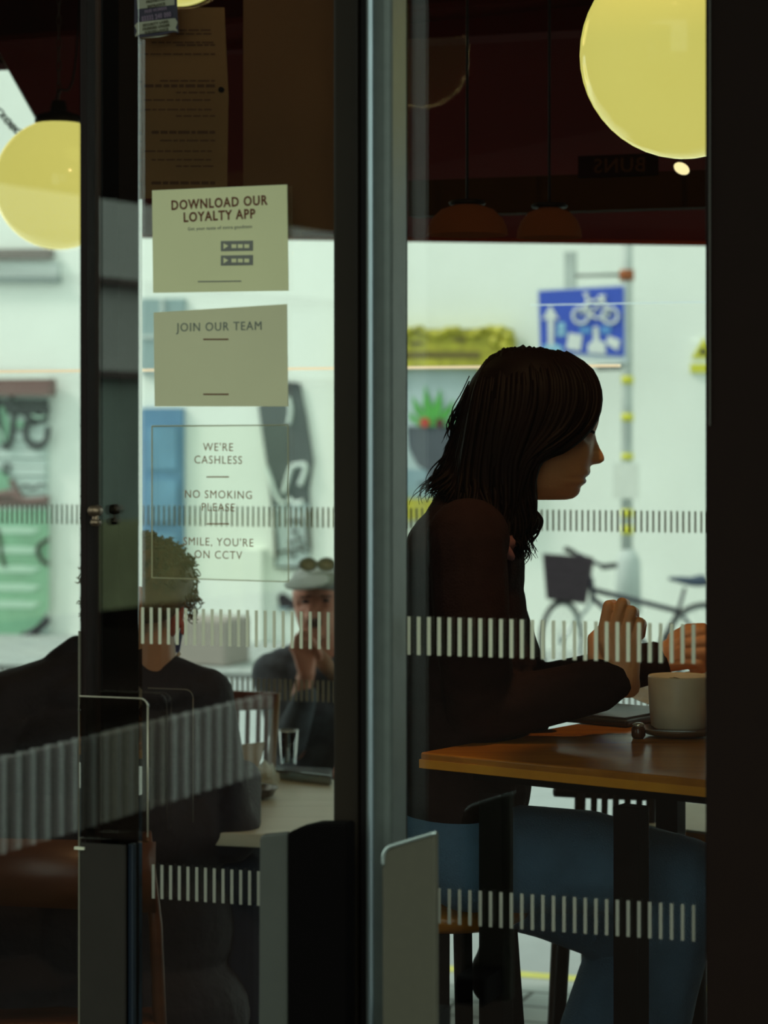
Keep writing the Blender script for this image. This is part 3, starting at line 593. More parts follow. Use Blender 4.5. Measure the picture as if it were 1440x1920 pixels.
# menu sheets hanging just inside the glass
mn = bmesh.new(); vm = VN+.03; prism(mn, [PV(x,y,vm) for x,y in ((266,14),(420,14),(428,180),(425,372),(266,372))], V*.001)
menu = tag(obj('menu_sheet', mn, mat('brown_paper', (.20,.095,.028), .9, var=.2, vscale=8)), 'tall brown menu sheet with faint print above the loyalty poster', 'menu')
random.seed(11); bm = bmesh.new()
for y in (55,62,78,83,100,150,158,172,186,204,216,245,262,282,298,310,340):
    x0 = random.choice((270,284,300,330)); x1 = 403; x = x0
    th = 6 if y in (158,245,340) else 3
    while x < x1-6:
        l_ = random.uniform(8,22); prism(bm, [PV(a,b,vm-.0006) for a,b in ((x,y),(min(x+l_,x1),y),(min(x+l_,x1),y+th),(x,y+th))], V*.0005); x += l_+3
obj('printed_text', bm, mat('dim_brown_ink', (.09,.035,.012), .9), menu)
bm = bmesh.new(); c = PV(414,168,vm-.003); tube(bm, [c, c+V*.003], .0035, 12); obj('fixing_disc', bm, M_black, menu)
bd2 = bmesh.new(); prism(bd2, [PV(x,y,vm+.02) for x,y in ((456,-40),(670,-40),(670,432),(560,434),(456,400))], V*.002)
tag(obj('menu_board', bd2, mat('brown_board', (.13,.052,.013), .9, var=.25, vscale=5)), 'plain brown board hanging inside beside the steel post', 'board')

# mirrored lettering on the fascia beam inside, domes built for lamp reflections
bm = bmesh.new(); fbox(bm, uof(765,VF-.5), uof(1330,VF-.5), VF-.5, VF-.45, zof(1000,398,VF-.5), zof(1000,330,VF-.5))
bmn = tag(obj('ceiling_beam', bm, mat('dark_olive_beam', (.030,.013,.002), .9, spec=.02)), 'dark olive beam crossing under the awning line in the right door', 'beam')
o_ = PV(1162, 313, VF-.51); kk = YV(1162, VF-.51)/F
bm = bmesh.new(); fbox(bm, uof(1085,VF-.5), uof(1235,VF-.5), VF-.505, VF-.5, zof(1162,330,VF-.5), zof(1162,290,VF-.5))
sgn = tag(obj('shop_sign', bm, mat('near_black_board', (.010,.003,.0015), .9, spec=.02)), 'dark board with mirrored BUNS lettering above the beam', 'sign')
obj('lettering', text_bm(['BUNS'], 38*kk, 10, PV(1162,311,VF-.508), -U, Z, V, .001, .4*kk, 1.0, 1.1), mat('dim_letters', (.05,.022,.008), .9, spec=.02), sgn)
def globe(name, px, py, Y, r, label, fitting=True, cord_to=None):
    c = P(px, py, Y); e = empty(name, c+Z*(r+.03), label, 'lamp', 'glowing yellow globe pendants' )
    bm = bmesh.new(); ball(bm, c, r, 48)
    m = MATS.get('opal_glass_glow')
    if not m:
        m = bpy.data.materials.new('opal_glass_glow'); m.use_nodes = True; N = m.node_tree.nodes; L = m.node_tree.links
        b = N['Principled BSDF']; b.inputs['Roughness'].default_value = .12; b.inputs['Base Color'].default_value = (.25,.22,.06,1)
        tc = N.new('ShaderNodeTexCoord'); nz = N.new('ShaderNodeTexNoise'); nz.inputs['Scale'].default_value = 3
        L.new(tc.outputs['Object'], nz.inputs[0]); cr = N.new('ShaderNodeValToRGB')
        cr.color_ramp.elements[0].color = (.56,.51,.095,1); cr.color_ramp.elements[1].color = (.66,.63,.17,1)
        L.new(nz.outputs['Fac'], cr.inputs[0]); L.new(cr.outputs[0], b.inputs['Emission Color']); b.inputs['Emission Strength'].default_value = 0.86
        MATS['opal_glass_glow'] = m
    obj('globe_shade', bm, m, e, True)
    bm = bmesh.new(); lathe(bm, c+Z*(r-.012), [(.045,0),(.05,.008),(.045,.02),(.018,.028),(.014,.05)], 24); obj('lamp_cap', bm, M_black, e, True)
    top = Vector((c.x, c.y, 2.75))
    bm = bmesh.new(); q0 = c+Z*(r+.03)
    n = 26; q = [q0.lerp(top, i/n) for i in range(n+1)]
    for i in range(n):
        a, b = q[i], q[i+1]; cc = (a+b)/2; e2 = Vector((1,0,0)) if i%2 else Vector((0,1,0)); hl = (b-a).length*.6
        tube(bm, [cc+Z*hl*math.cos(k*PI/4)+e2*.004*math.sin(k*PI/4) for k in range(9)], .0014, 5, False)
    obj('hanging_chain', bm, mat('dark_chain', (.03,.015,.01), .5, metal=.5), e, True)
    bm = bmesh.new(); tube(bm, smoothpts([q0+Vector((-.005,0,0)), q0+Vector((.0,0,.03)), q0+Vector((.035,0,.09)), top+Vector((.06,0,0))], 20), .0022, 6); obj('power_cord', bm, M_black, e, True)
    ld = bpy.data.lights.new('globe_light', 'POINT'); ld.energy = 11.0; ld.color = (1,.72,.30); ld.shadow_soft_size = r+.004
    lo = bpy.data.objects.new('globe_light', ld); C.objects.link(lo); lo.location = c; lo.parent = e; lo.matrix_parent_inverse = Matrix.Translation(e.location).inverted()
    return e
globe('globe_pendant', 1284, 100, 3.12, .1365, 'large glowing yellow globe lamp half behind the right post')
globe('globe_pendant', 110, 346, 4.95, .134, 'glowing yellow globe lamp on a chain at the left of the door')
globe('globe_pendant', 330, -104, 4.6, .118, 'yellow globe lamp just showing its underside at the top of the left glass')
def dome(px, py, Y, r, label, plate=True):
    c = P(px, py, Y); e = empty('dome_pendant', c+Z*.1, label, 'lamp', None)
    bm = bmesh.new(); lathe(bm, c, [(r,.0),(r*.97,.015),(r*.87,.030),(r*.65,.046),(r*.3,.055),(.01,.057),(.008,.054),(r*.28,.052),(r*.6,.043),(r*.83,.027),(r*.94,.012),(r*.97,.0)], 36, False)
    obj('dome_shade', bm, mat('amber_brown_shade', (.05,.013,.003), .9, spec=.02, emit=(.010,.003,.0007,1), estr=1), e, True)  # faint amber glow put into the dome to imitate a mirrored lamp
    bm = bmesh.new(); lathe(bm, c+Z*.055, [(.032,0),(.034,.004),(.03,.008)], 20); obj('lamp_cap', bm, M_black, e, True)
    bm = bmesh.new(); tube(bm, [c+Z*.061, Vector((c.x,c.y,2.75))], [.0025,.0025], 6); obj('power_cord', bm, M_black, e, True)
dome(876, 441, 4.35, .074, 'dim amber dome pendant with a black cap over the painting')
dome(1030, 446, 4.4, .060, 'dim amber dome pendant over the woman, lower and smaller')
bulb = empty('spot_bulb', P(1278,316,4.3), 'tiny bright oval bulb under the large globe lamp', 'lamp')
bm = bmesh.new(); ball(bm, P(1278,316,4.3), (.015,.012,.010), 16, Matrix.Rotation(.5,4,'Y')); obj('bulb', bm, mat('bulb_glow', (.8,.7,.4), .4, emit=(1,.85,.42,1), estr=.95), bulb, True)
bm = bmesh.new(); tube(bm, [P(1278,306,4.3), Vector((P(1278,306,4.3).x,4.3,2.75))], .003, 6); obj('power_cord', bm, M_black, bulb, True)

for i, (px, Y, e) in enumerate(((1230, 3.0, 5.5),)):  # fill lamp added to warm the woman's face
    c = P(px, HY, Y); c.z = 2.74
    dl = empty('downlight', c, ['small round warm ceiling downlight above the high table','small round warm ceiling downlight above the pale table','small round warm ceiling downlight above the cream table'][i], 'lamp')
    bm = bmesh.new(); lathe(bm, c-Z*.012, [(.045,0),(.05,.004),(.05,.0095)], 24); obj('housing', bm, M_black, dl, True)
    ld = bpy.data.lights.new('downlight_bulb', 'AREA'); ld.shape = 'DISK'; ld.size = .07; ld.energy = e; ld.color = (1,.62,.28)
    lo = bpy.data.objects.new('downlight_bulb', ld); C.objects.link(lo); lo.location = c-Z*.014; lo.parent = dl; lo.matrix_parent_inverse = Matrix.Translation(c).inverted()
# ------------------------------------------------------------------ tables and chairs
M_twood = wood_mat('orange_table_wood', (.42,.14,.010,1), (.62,.23,.018,1), .25, 3); M_tedge = wood_mat('orange_table_edge', (.80,.30,.010,1), (.92,.40,.02,1), .4, 3)
M_lwood = wood_mat('pale_table_wood', (.56,.57,.43,1), (.66,.66,.52,1), .4, 2.5)
def slab(bm, c, a, b, h):
    hexa(bm, [c, c+a, c+a+b, c+b, c+Z*h, c+a+Z*h, c+a+b+Z*h, c+b+Z*h])
A = P(788, 1410, 3.39); A.z = 1.02
ad = Vector((.804,-.595,0)); bd_ = Vector((.595,.804,0)); TL, TW = .50, .72
tb = empty('high_table', Vector((A.x,A.y,0))+ad*TL/2+bd_*TW/2, 'high orange brown wooden table with black square legs in front of the woman', 'table')
bm = bmesh.new(); slab(bm, A-Z*.0235, ad*TL, bd_*TW, .0235); o = obj('tabletop', bm, M_twood, tb); bevelmod(o, .003, 3)
bm = bmesh.new(); slab(bm, A-Z*.022-ad*.0012-bd_*.0012, ad*(TL+.0024), bd_*(TW+.0024), .012); o = obj('edge_band', bm, M_tedge, tb)  # brighter band with the near edge highlight put into its colour
bm = bmesh.new()
for s0, d1, l1, d2 in ((ad*.05+bd_*.06, ad, TL-.09, bd_), (ad*.05+bd_*(TW-.09), ad, TL-.09, bd_), (ad*.05+bd_*.06, bd_, TW-.12, ad), (ad*(TL-.06)+bd_*.06, bd_, TW-.12, ad)):
    slab(bm, A+s0-Z*.042, d1*l1, d2*.02, .0185)
obj('apron', bm, M_black, tb)
for s in (ad*.055+bd_*.065, ad*.28+bd_*.06, ad*.022+bd_*(TW-.10), ad*.44+bd_*(TW-.10)):
    bm = bmesh.new(); q = Vector((A.x,A.y,0))+s; slab(bm, q, ad*.040, bd_*.030, .963); o = obj('leg', bm, M_black, tb); bevelmod(o, .002, 2)
# things on the high table
def onT(px, py, z=1.02):
    Y = (H-z)*F/(py-HY); return P(px, py, Y)
tray = empty('dark_tray', onT(1150,1352), 'low dark tray on the high table beside the cup', 'tray')
c = onT(1158,1349); bm = bmesh.new(); slab(bm, c-ad*.06-bd_*.09+Z*.001, ad*.13, bd_*.17, .012); o = obj('tray_base', bm, mat('dark_grey_tray', (.03,.028,.028), .35), tray); bevelmod(o, .005, 3)
bm = bmesh.new(); slab(bm, c-ad*.054-bd_*.084+Z*.0135, ad*.118, bd_*.158, .002); obj('tray_liner', bm, mat('grey_liner', (.075,.072,.075), .4, var=.4, vscale=40), tray)
cup = empty('cup', onT(1262,1388), 'cream cylindrical cup standing on a brown saucer on the high table', 'cup')
cc = onT(1274,1380); 
bm = bmesh.new(); lathe(bm, cc+Z*.012, [(.036,0),(.042,.004),(.045,.03),(.0468,.076),(.0460,.0785),(.0435,.076),(.0420,.03),(.036,.01),(.0,.008)], 40, False); obj('bowl', bm, mat('cream_glaze', (.74,.64,.45), .35, var=.2, vscale=25), cup, True)
bm = bmesh.new(); lathe(bm, cc, [(.034,.0005),(.05,.004),(.060,.011),(.0585,.013),(.049,.0065),(.033,.005)], 40); sau = tag(obj('saucer', bm, mat('brown_saucer', (.16,.085,.035), .35), None, True), 'brown saucer under the cream cup', 'saucer')
bm = bmesh.new(); lathe(bm, cc+Z*.058, [(.0425,0),(.0425,.001)], 30); obj('coffee', bm, mat('coffee_brown', (.06,.02,.008), .2), cup)
jar = empty('sauce_pot', onT(1197,1385), 'tiny brown glass pot with a shiny lid left of the cup', 'pot'); jc = onT(1197,1385)
bm = bmesh.new(); lathe(bm, jc+Z*.0005, [(.008,0),(.0105,.004),(.0105,.014),(.008,.018)], 20); obj('pot_body', bm, mat('brown_glass', (.10,.03,.01), .15), jar, True)
bm = bmesh.new(); lathe(bm, jc+Z*.0185, [(.0085,0),(.009,.003),(.005,.005)], 20); obj('lid', bm, mat('bright_lid', (.75,.7,.55), .15, metal=.7), jar, True)
# crumpled paper and knife beyond the cup
def crumple(name, c, rx, ry, rz, m, label, cat, seed, parent=None, rot=0):
    random.seed(seed); bm = bmesh.new(); bmesh.ops.create_icosphere(bm, subdivisions=3, radius=1)
    for v_ in bm.verts:
        k = random.uniform(.82,1.12); v_.co = Vector((v_.co.x*rx*k, v_.co.y*ry*k, max(0,v_.co.z)*rz*random.uniform(.55,1.25)))
    for v_ in bm.verts: v_.co = Matrix.Rotation(rot,3,'Z')@v_.co + c
    o = obj(name, bm, m, parent)
    if parent is None: tag(o, label, cat)
    return o
M_wpaper = mat('white_wrapping', (.52,.54,.50), .7, var=.3, vscale=40)
tp = onT(1215,1330); 
def sheet(name, pts, lift, m, label, cat, n=14, amp=.006, seed=1):
    random.seed(seed); a, b, c, d = [Vector(p) for p in pts]; bm = bmesh.new(); g = []
    for j in range(n+1):
        row = []
        for i in range(n+1):
            s, t = i/n, j/n; p = (a.lerp(b, s)).lerp(d.lerp(c, s), t)
            row.append(bm.verts.new(p+Z*(lift(s, t)+random.uniform(0, amp))))
        g.append(row)
    for j in range(n):
        for i in range(n): bm.faces.new([g[j][i], g[j][i+1], g[j+1][i+1], g[j+1][i]])
    o = obj(name, bm, m); s_ = o.modifiers.new('t', 'SOLIDIFY'); s_.thickness = .0006; return tag(o, label, cat)
B0 = onT(1130,1325); 
sheet('food_wrapper', [onT(1128,1333), onT(1330,1340), onT(1345,1306), onT(1175,1290)], lambda s,t: .006+.016*math.sin(s*5+.5)**2+.028*t*s, M_wpaper, 'crumpled white wrapper lying open behind the cream cup', 'wrapper', amp=.007)
kn = empty('table_knife', P(1262,1272,3.62), 'silver edged knife leaning over the wrapper behind the cup', 'knife')
bm = bmesh.new(); prism(bm, [P(1230,1292,3.6), P(1252,1272,3.6), P(1258,1270,3.6), P(1240,1292,3.6)], Vector((0,.003,0))); prism(bm, [P(1252,1272,3.6), P(1262,1270,3.6), P(1300,1281,3.6), P(1296,1284,3.6)], Vector((0,.003,0))); obj('blade', bm, mat('polished_blade', (.75,.72,.6), .2, metal=.7), kn)
bm = bmesh.new(); tube(bm, [P(1262,1273,3.605), P(1300,1284,3.605), P(1345,1288,3.605)], [.003,.006,.006], 8); obj('knife_handle', bm, M_black, kn, True)
sheet('napkin', [P(1285,1282,3.75), P(1345,1284,3.7), P(1345,1262,3.85), P(1285,1262,3.85)], lambda s,t: .004*math.sin(6*s), M_wpaper, 'folded pale napkin under the raised fist', 'napkin', amp=.003, seed=4)

# pale low table with tray, wrapped food, tumbler
def onL(px, py, z=.75):
    Y = (H-z)*F/(py-HY); return P(px, py, Y)
q = [onL(400,1560), onL(700,1573), onL(700,1470), onL(455,1443)]
lt = empty('pale_table', (q[0]+q[2])/2-Z*.75, 'pale wooden table between the curly haired man and the man in the cap', 'table')
bm = bmesh.new(); prism(bm, q, -Z*.025); o = obj('tabletop', bm, M_lwood, lt); bevelmod(o, .002, 2)
cen = (q[0]+q[1]+q[2]+q[3])/4
bm = bmesh.new(); tube(bm, [Vector((cen.x,cen.y,.0)), Vector((cen.x,cen.y,.724))], .03, 16); lathe(bm, Vector((cen.x,cen.y,0)), [(.2,0),(.2,.012),(.04,.03)], 24); obj('pedestal', bm, M_black, lt, True)
tr2 = empty('serving_tray', onL(485,1500), 'small metal serving dish at the edge of the pale table', 'tray')
c = onL(470,1497); bm = bmesh.new(); lathe(bm, c, [(.028,.001),(.045,.006),(.052,.020),(.0545,.0205),(.054,.023),(.049,.0215),(.042,.009),(.0,.005)], 36, False)
obj('dish', bm, mat('bronze_metal', (.12,.10,.08), .25, metal=.7), tr2, True)
crumple('wrapped_sandwich', c+Z*.0095+Vector((-.006,0,0)), .030, .030, .030, mat('pale_greaseproof', (.50,.54,.44), .6, var=.3, vscale=60), 'pale green filled sandwich in crumpled paper on the metal dish', 'food', 3)
bm = bmesh.new()
random.seed(8)
for i in range(9): ball(bm, c+Z*(.030+random.uniform(0,.012))+Vector((random.uniform(-.02,.022),random.uniform(-.03,-.012),0)), (.004,.003,.002), 8)
obj('salad_leaf', bm, mat('leaf_green', (.06,.16,.02), .6), bpy.data.objects['wrapped_sandwich'])
bm = bmesh.new(); prism(bm, [P(x,y,4.72) for x,y in ((452,1396),(497,1391),(490,1424),(478,1450),(455,1460),(450,1420))], Vector((0,.002,0)))
tag(obj('paper_sleeve', bm, mat('cream_card', (.46,.44,.32), .8)), 'upright cream paper sleeve behind the sandwich', 'paper')
crumple('crumpled_napkin', onL(490,1478,.75)+Vector((0,.06,0)), .035, .03, .05, mat('pale_tissue', (.50,.54,.45), .8, var=.25, vscale=50), 'crumpled pale tissue beside the paper sleeve', 'napkin', 6)
mt = onL(570,1452); bm = bmesh.new(); 
hexa(bm, [P(512,1455,5.0),P(622,1462,4.9),P(622,1452,5.15),P(512,1446,5.2),P(512,1437,5.0),P(622,1443,4.9),P(622,1434,5.15),P(512,1430,5.2)])
for v_ in bm.verts: v_.co.z = .7515 if v_.co.z < .77 else .772
o = obj('metal_tray', bm, mat('shiny_tray', (.30,.36,.38), .18, metal=.8)); bevelmod(o, .004, 3); tag(o, 'shiny metal tray at the far edge of the pale table under the tumbler', 'tray')
tc_ = P(541,1430,5.06); tc_.z = .7735
bm = bmesh.new(); lathe(bm, tc_, [(.0155,0),(.0205,.072),(.0195,.072),(.0150,.004),(0,.004)], 28, False); tag(obj('tumbler', bm, glass_mat('tumbler_glass', .18, (.80,.88,.88)), None, True), 'clear glass tumbler standing on the shiny metal tray', 'glass')
bm = bmesh.new(); lathe(bm, tc_, [(.0202,.069),(.0212,.0725),(.0194,.0725)], 28, False); obj('rim', bm, mat('glass_rim', (.6,.7,.7), .2), bpy.data.objects['tumbler'], True)
# cream table at the right
q = [onL(1195,1545), onL(1345,1562), onL(1400,1512), onL(1285,1503)]
rt = empty('cream_table', (q[0]+q[2])/2-Z*.75, 'cream topped table just showing right of the woman knee', 'table')
bm = bmesh.new(); prism(bm, q, -Z*.004); obj('tabletop', bm, mat('cream_tabletop', (.48,.47,.32), .5), rt)
bm = bmesh.new(); prism(bm, [p-Z*.005 for p in q], -Z*.025); obj('edge_band', bm, M_twood, rt)
cen = (q[0]+q[1]+q[2]+q[3])/4; bm = bmesh.new(); tube(bm, [Vector((cen.x,cen.y,0)), Vector((cen.x,cen.y,.72))], .02, 12); lathe(bm, Vector((cen.x,cen.y,0)), [(.18,0),(.18,.012),(.03,.03)], 24); obj('pedestal', bm, M_black, rt, True)
# black spindle chair behind the woman's legs
YC = 4.45; sp = empty('spindle_chair', P(1130,813,YC)-Z*H, 'black spindle back chair seen under the high table', 'chair')
def R(px, py, d=0): return P(px, py, YC+d)
bm = bmesh.new(); tube(bm, smoothpts([R(1040,1484), R(1120,1488,.02), R(1228,1492)], 10), .010, 8); obj('top_rail', bm, M_black, sp, True)
for i, x in enumerate((1088,1114,1134,1155,1177,1199)):
    bm = bmesh.new(); tube(bm, [R(x,1488,.01), R(x-3,1640,-.02)], .0062 if i else .0105, 8); obj('spindle', bm, M_black, sp, True)
bm = bmesh.new(); tube(bm, [R(1222,1490), R(1215,1645,-.02)], .010, 8); obj('back_post', bm, M_black, sp, True)
bm = bmesh.new(); prism(bm, [R(1030,1645,-.05), R(1228,1645,-.05), R(1235,1645,-.38), R(1025,1645,-.38)], Z*.02); obj('seat', bm, M_black, sp)
bpy.context.view_layer.update()
zs = R(1100,1645).z
for (x0, y0, x1) in ((1050,-.08,1030), (1100,-.08,1103), (1205,-.1,1225), (1060,-.33,1035)):
    a = R(x0,1645,y0); a.z = zs; b = R(x1,1920,y0); b = Vector((b.x+(b.x-a.x)*.6, b.y, 0)); bm = bmesh.new(); tube(bm, [a, b], [.012,.010], 10); obj('leg', bm, M_black if x0 != 1050 else mat('dark_brown_leg', (.05,.03,.02), .5), sp, True)
# wooden chair of the curly haired man
M_cwood = wood_mat('brown_chair_wood', (.10,.035,.014,1), (.17,.065,.028,1), .35, 3)
YD = 4.05; wc = empty('wooden_chair', P(120,813,YD)-Z*H, 'brown wooden chair with a wide curved back behind the curly haired man', 'chair')
def D(px, py, d=0): return P(px, py, YD+d)
bm = bmesh.new(); n = 16; fr_ = []
for i in range(n+1):
    t = i/n; x = -170+t*462; d = .06*(2*t-1)**2; top = 1568+10*t; bot = 1690+22*t
    fr_.append([bm.verts.new(D(x,top,d)), bm.verts.new(D(x,bot,d)), bm.verts.new(D(x,bot,d+.022)), bm.verts.new(D(x,top,d+.022))])
for a, b in zip(fr_, fr_[1:]):
    for k in range(4): bm.faces.new([a[k], a[(k+1)%4], b[(k+1)%4], b[k]])
bm.faces.new(fr_[0]); bm.faces.new(fr_[-1][::-1]); obj('backrest', bm, M_cwood, wc, True)
for x in (282, -150):
    bm = bmesh.new(); p0 = D(x-8,1560,.07); p1 = D(x+10,1735,.09); p2 = Vector((p1.x+.02,p1.y+.05,0)); tube(bm, [p0, p1, p2], [.009,.012,.012], 10); obj('leg', bm, M_cwood, wc, True)
for x in (60, 240):
    bm = bmesh.new(); p1 = D(x,1800,.5); tube(bm, [Vector((p1.x,p1.y,.44)), Vector((p1.x,p1.y,0))], [.016,.012], 10); obj('leg', bm, M_cwood, wc, True)
bm = bmesh.new(); hexa(bm, [Vector(p) for z_ in (.43,.455) for p in ((D(-140,0).x,YD+.08,z_),(D(285,0).x,YD+.08,z_),(D(270,0).x,YD+.50,z_),(D(-130,0).x,YD+.50,z_))]); o = obj('seat', bm, M_cwood, wc); bevelmod(o, .008, 3)
# chair beyond, red-brown back
YE = 5.0; rc = empty('red_brown_chair', P(480,813,YE)-Z*H, 'red brown wooden chair back beyond the sandwich', 'chair')
def E(px, py, d=0): return P(px, py, YE+d)
bm = bmesh.new(); prism(bm, [E(400,1294),E(520,1300),E(516,1330),E(400,1335)], Vector((0,.02,0))); o = obj('top_rail', bm, mat('red_brown_wood', (.13,.035,.022), .5), rc); bevelmod(o, .004, 2)
for x0, x1 in ((519,508),(402,400)):
    bm = bmesh.new(); a = E(x0,1300,.01); b = E(x1,1450,-.0); tube(bm, [a, b, Vector((b.x,b.y-.01,0))], [.008,.009,.009], 10); obj('leg', bm, mat('tan_wood', (.19,.12,.06), .6), rc, True)
for x in (425, 445, 465, 485, 500):
    bm = bmesh.new(); tube(bm, [E(x,1330,.01), E(x-3,1470,.01)], .005, 8); obj('spindle', bm, mat('maroon_wood', (.09,.03,.025), .6), rc, True)
bm = bmesh.new(); hexa(bm, [Vector(p) for z_ in (.43,.455) for p in ((E(395,0).x,4.98,z_),(E(525,0).x,4.98,z_),(E(525,0).x,5.14,z_),(E(395,0).x,5.14,z_))]); obj('seat', bm, MATS['red_brown_wood'], rc)

# woman's stool
YS = 3.72; stx = P(835,0,YS).x; st = empty('bar_stool', Vector((stx,YS,0)), 'bar stool with an orange wood seat and black legs under the woman', 'stool')
zt = P(835,1686,YS).z
bm = bmesh.new(); lathe(bm, Vector((stx,YS,zt-.03)), [(.115,0),(.128,.008),(.13,.024),(.125,.03)], 40); obj('seat', bm, M_twood, st, True)
for dx, dy, x2, w_ in ((-.01,-.09,-.01,.02), (.10,.04,.155,.017), (-.09,.03,-.15,.018), (.025,-.05,.035,.02)):
    a = Vector((stx+dx,YS+dy,zt-.03)); b = Vector((stx+x2,YS+dy*1.5,0)); bm = bmesh.new(); tube(bm, [a, b], [w_, w_*.75], 4); obj('leg', bm, M_black, st)
bm = bmesh.new(); ring = [Vector((stx+.125*math.cos(a*PI/12),YS+.10*math.sin(a*PI/12),.30)) for a in range(25)]; tube(bm, ring, .008, 8); obj('foot_ring', bm, M_black, st, True)
# dark shoulder bag hung behind the stool
bm = bmesh.new(); ball(bm, P(925,1810,4.0), (.030,.03,.055), 20); ball(bm, P(912,1830,4.0), (.028,.03,.045), 20)
bag = objm('shoulder_bag', fuse(bm, .006, 3), mat('black_leather', (.010,.009,.010), .5), None, True); tag(bag, 'small black bag hanging behind the bar stool', 'bag')
bm = bmesh.new(); tube(bm, smoothpts([P(915,1785,4.0), P(905,1740,3.98), P(890,1700,3.93)], 10), .004, 6); tube(bm, smoothpts([P(940,1800,4.0), P(950,1830,4.0), P(935,1855,4.0)], 10), .004, 6); obj('strap', bm, M_black, bag, True)

# ------------------------------------------------------------------ people
def skin_mat(name, col, lip=None):
    m = mat(name, col, .5, var=.1, vscale=35, bump=.05, bscale=300)
    m.node_tree.nodes['Principled BSDF'].inputs['Subsurface Weight'].default_value = .08
    m.node_tree.nodes['Principled BSDF'].inputs['Subsurface Radius'].default_value = (.01,.004,.002)
    return m
def interp(tab, z):
    if z <= tab[0][0]: return tab[0][1]
    for (a, b), (c, d) in zip(tab, tab[1:]):
        if z <= c:
            t = (z-a)/(c-a); return b+(d-b)*t
    return tab[-1][1]
def head_bm(bm, org, fwd, scale, front, back, width, nose, cx=0.0, nz=72, na=72, ztop=.219):
    side = Z.cross(fwd).normalized(); rows = []
    for j in range(nz+1):
        t = j/nz; z = ztop*(t if t < .8 else t); z = ztop*(.5-.5*math.cos(PI*t)) if False else ztop*t
        xf, xb, w_ = interp(front, z), interp(back, z), interp(width, z); nb = interp(nose, z)
        row = []
        for i in range(na):
            th = 2*PI*i/na; c, s = math.cos(th), math.sin(th)
            y = w_*math.copysign(abs(s)**.9, s)
            x = cx+((xf-cx)*abs(c)**.8 if c > 0 else (xb-cx)*abs(c)**.9)
            if c > 0:
                x += nb*math.exp(-(y/(.0085+.004*(nb > .015)))**2)
                # eye sockets and cheeks
                x -= .010*math.exp(-((abs(y)-.032)/.013)**2-((z-.100)/.010)**2)
                x += .004*math.exp(-((abs(y)-.040)/.016)**2-((z-.070)/.016)**2)
            row.append(bm.verts.new(org+(fwd*x+side*y+Z*z)*scale))
        rows.append(row)
    for a, b in zip(rows, rows[1:]):
        for i in range(na): bm.faces.new([a[i], a[(i+1)%na], b[(i+1)%na], b[i]])
    bm.faces.new(rows[0][::-1]); bm.faces.new(rows[-1])
M_skin = skin_mat('warm_skin', (.80,.36,.15))
M_pupil = mat('dark_iris', (.02,.012,.01), .2)
# ======== the woman
YW = 3.65; kw = YW/F
X1 = Vector((1,0,0))
def wp(px, py, Y=YW): return P(px, py, Y)
def fr(pts): return [((937-y)*kw, (x-1000)*kw) for x, y in pts]
front = fr([(1050,939),(1074,935),(1084,928),(1088,920),(1088,913),(1092,910),(1099,905),(1100,900),(1096,896),(1105,890),(1107,884),(1106,876),(1108,869),(1110,858),(1111,840),(1112,826),(1115,812),(1120,800),(1123,788),(1124,770),(1122,740),(1112,710),(1090,685),(1060,668),(1020,660)])
back = fr([(1000,939),(975,930),(960,915),(940,890),(915,850),(895,810),(885,770),(886,735),(900,700),(930,675),(980,660)])
width = fr([(1018,939),(1032,930),(1048,915),(1060,895),(1070,870),(1078,840),(1083,800),(1086,760),(1082,725),(1068,695),(1040,672),(1010,660)])
nose = fr([(1000,872),(1018,869),(1024,864),(1024,858),(1019,848),(1013,838),(1008,828),(1004,819),(1000,811)])
wm = empty('person', Vector((wp(860,0).x, YW, 0)), 'woman with long dark wavy hair, dark sweater and blue jeans eating at the high table', 'person')
bm = bmesh.new()
head_bm(bm, wp(1000,937), X1, 1.0, front, back, width, nose, .0, 110, 110, (937-660)*kw)
# neck, torso, limbs under the clothes
capsule(bm, wp(955,900), .050, wp(895,990), .055); capsule(bm, wp(895,1000), .07, wp(870,1400), .07)
capsule(bm, wp(868,1400), .08, wp(868,1560), .085)
for sgn_, elbow, wrist in ((-1, wp(905,1340,3.54), wp(1150,1272,3.50)), (1, wp(985,1320,3.90), wp(1232,1235,3.72))):
    sh = wp(880,1020,YW+sgn_*.15); capsule(bm, sh, .04, elbow, .034); capsule(bm, elbow, .034, wrist, .023)
# near hand raised
def hand(bm, W, pts_f, palm, r0=.0092):
    for f in pts_f:
        for i in range(len(f)-1): capsule(bm, f[i], r0*(1-.06*i), f[i+1], r0*(1-.06*(i+1)), 12)
    for a, ra, b, rb in palm: capsule(bm, a, ra, b, rb, 12)
Yh = 3.50
h = lambda x, y, d=0: P(x, y, Yh+d)
hand(bm, None, [
  [h(1130,1192,.0), h(1141,1136,-.002), h(1150,1134,.022), h(1152,1160,.036)],
  [h(1150,1186,-.004), h(1166,1131,-.006), h(1172,1132,.022), h(1172,1162,.036)],
  [h(1171,1190,-.004), h(1184,1146,-.006), h(1189,1148,.02), h(1188,1174,.034)],
  [h(1190,1205,.0), h(1199,1168,-.002), h(1203,1170,.018), h(1201,1190,.03)],
  [h(1142,1258,.004), h(1112,1232,.008), h(1111,1197,.018), h(1128,1180,.032)]],
  [(h(1172,1272), .019, h(1134,1200,.002), .013), (h(1172,1272), .019, h(1152,1192,.0), .013), (h(1173,1272), .019, h(1171,1195,.0), .013), (h(1176,1272), .018, h(1188,1208,.002), .012),
   (h(1165,1262,.006), .018, h(1128,1245,.008), .013), (h(1172,1266), .021, h(1178,1286,.01), .018), (h(1178,1286,.01), .018, h(1150,1282,.0), .021)])
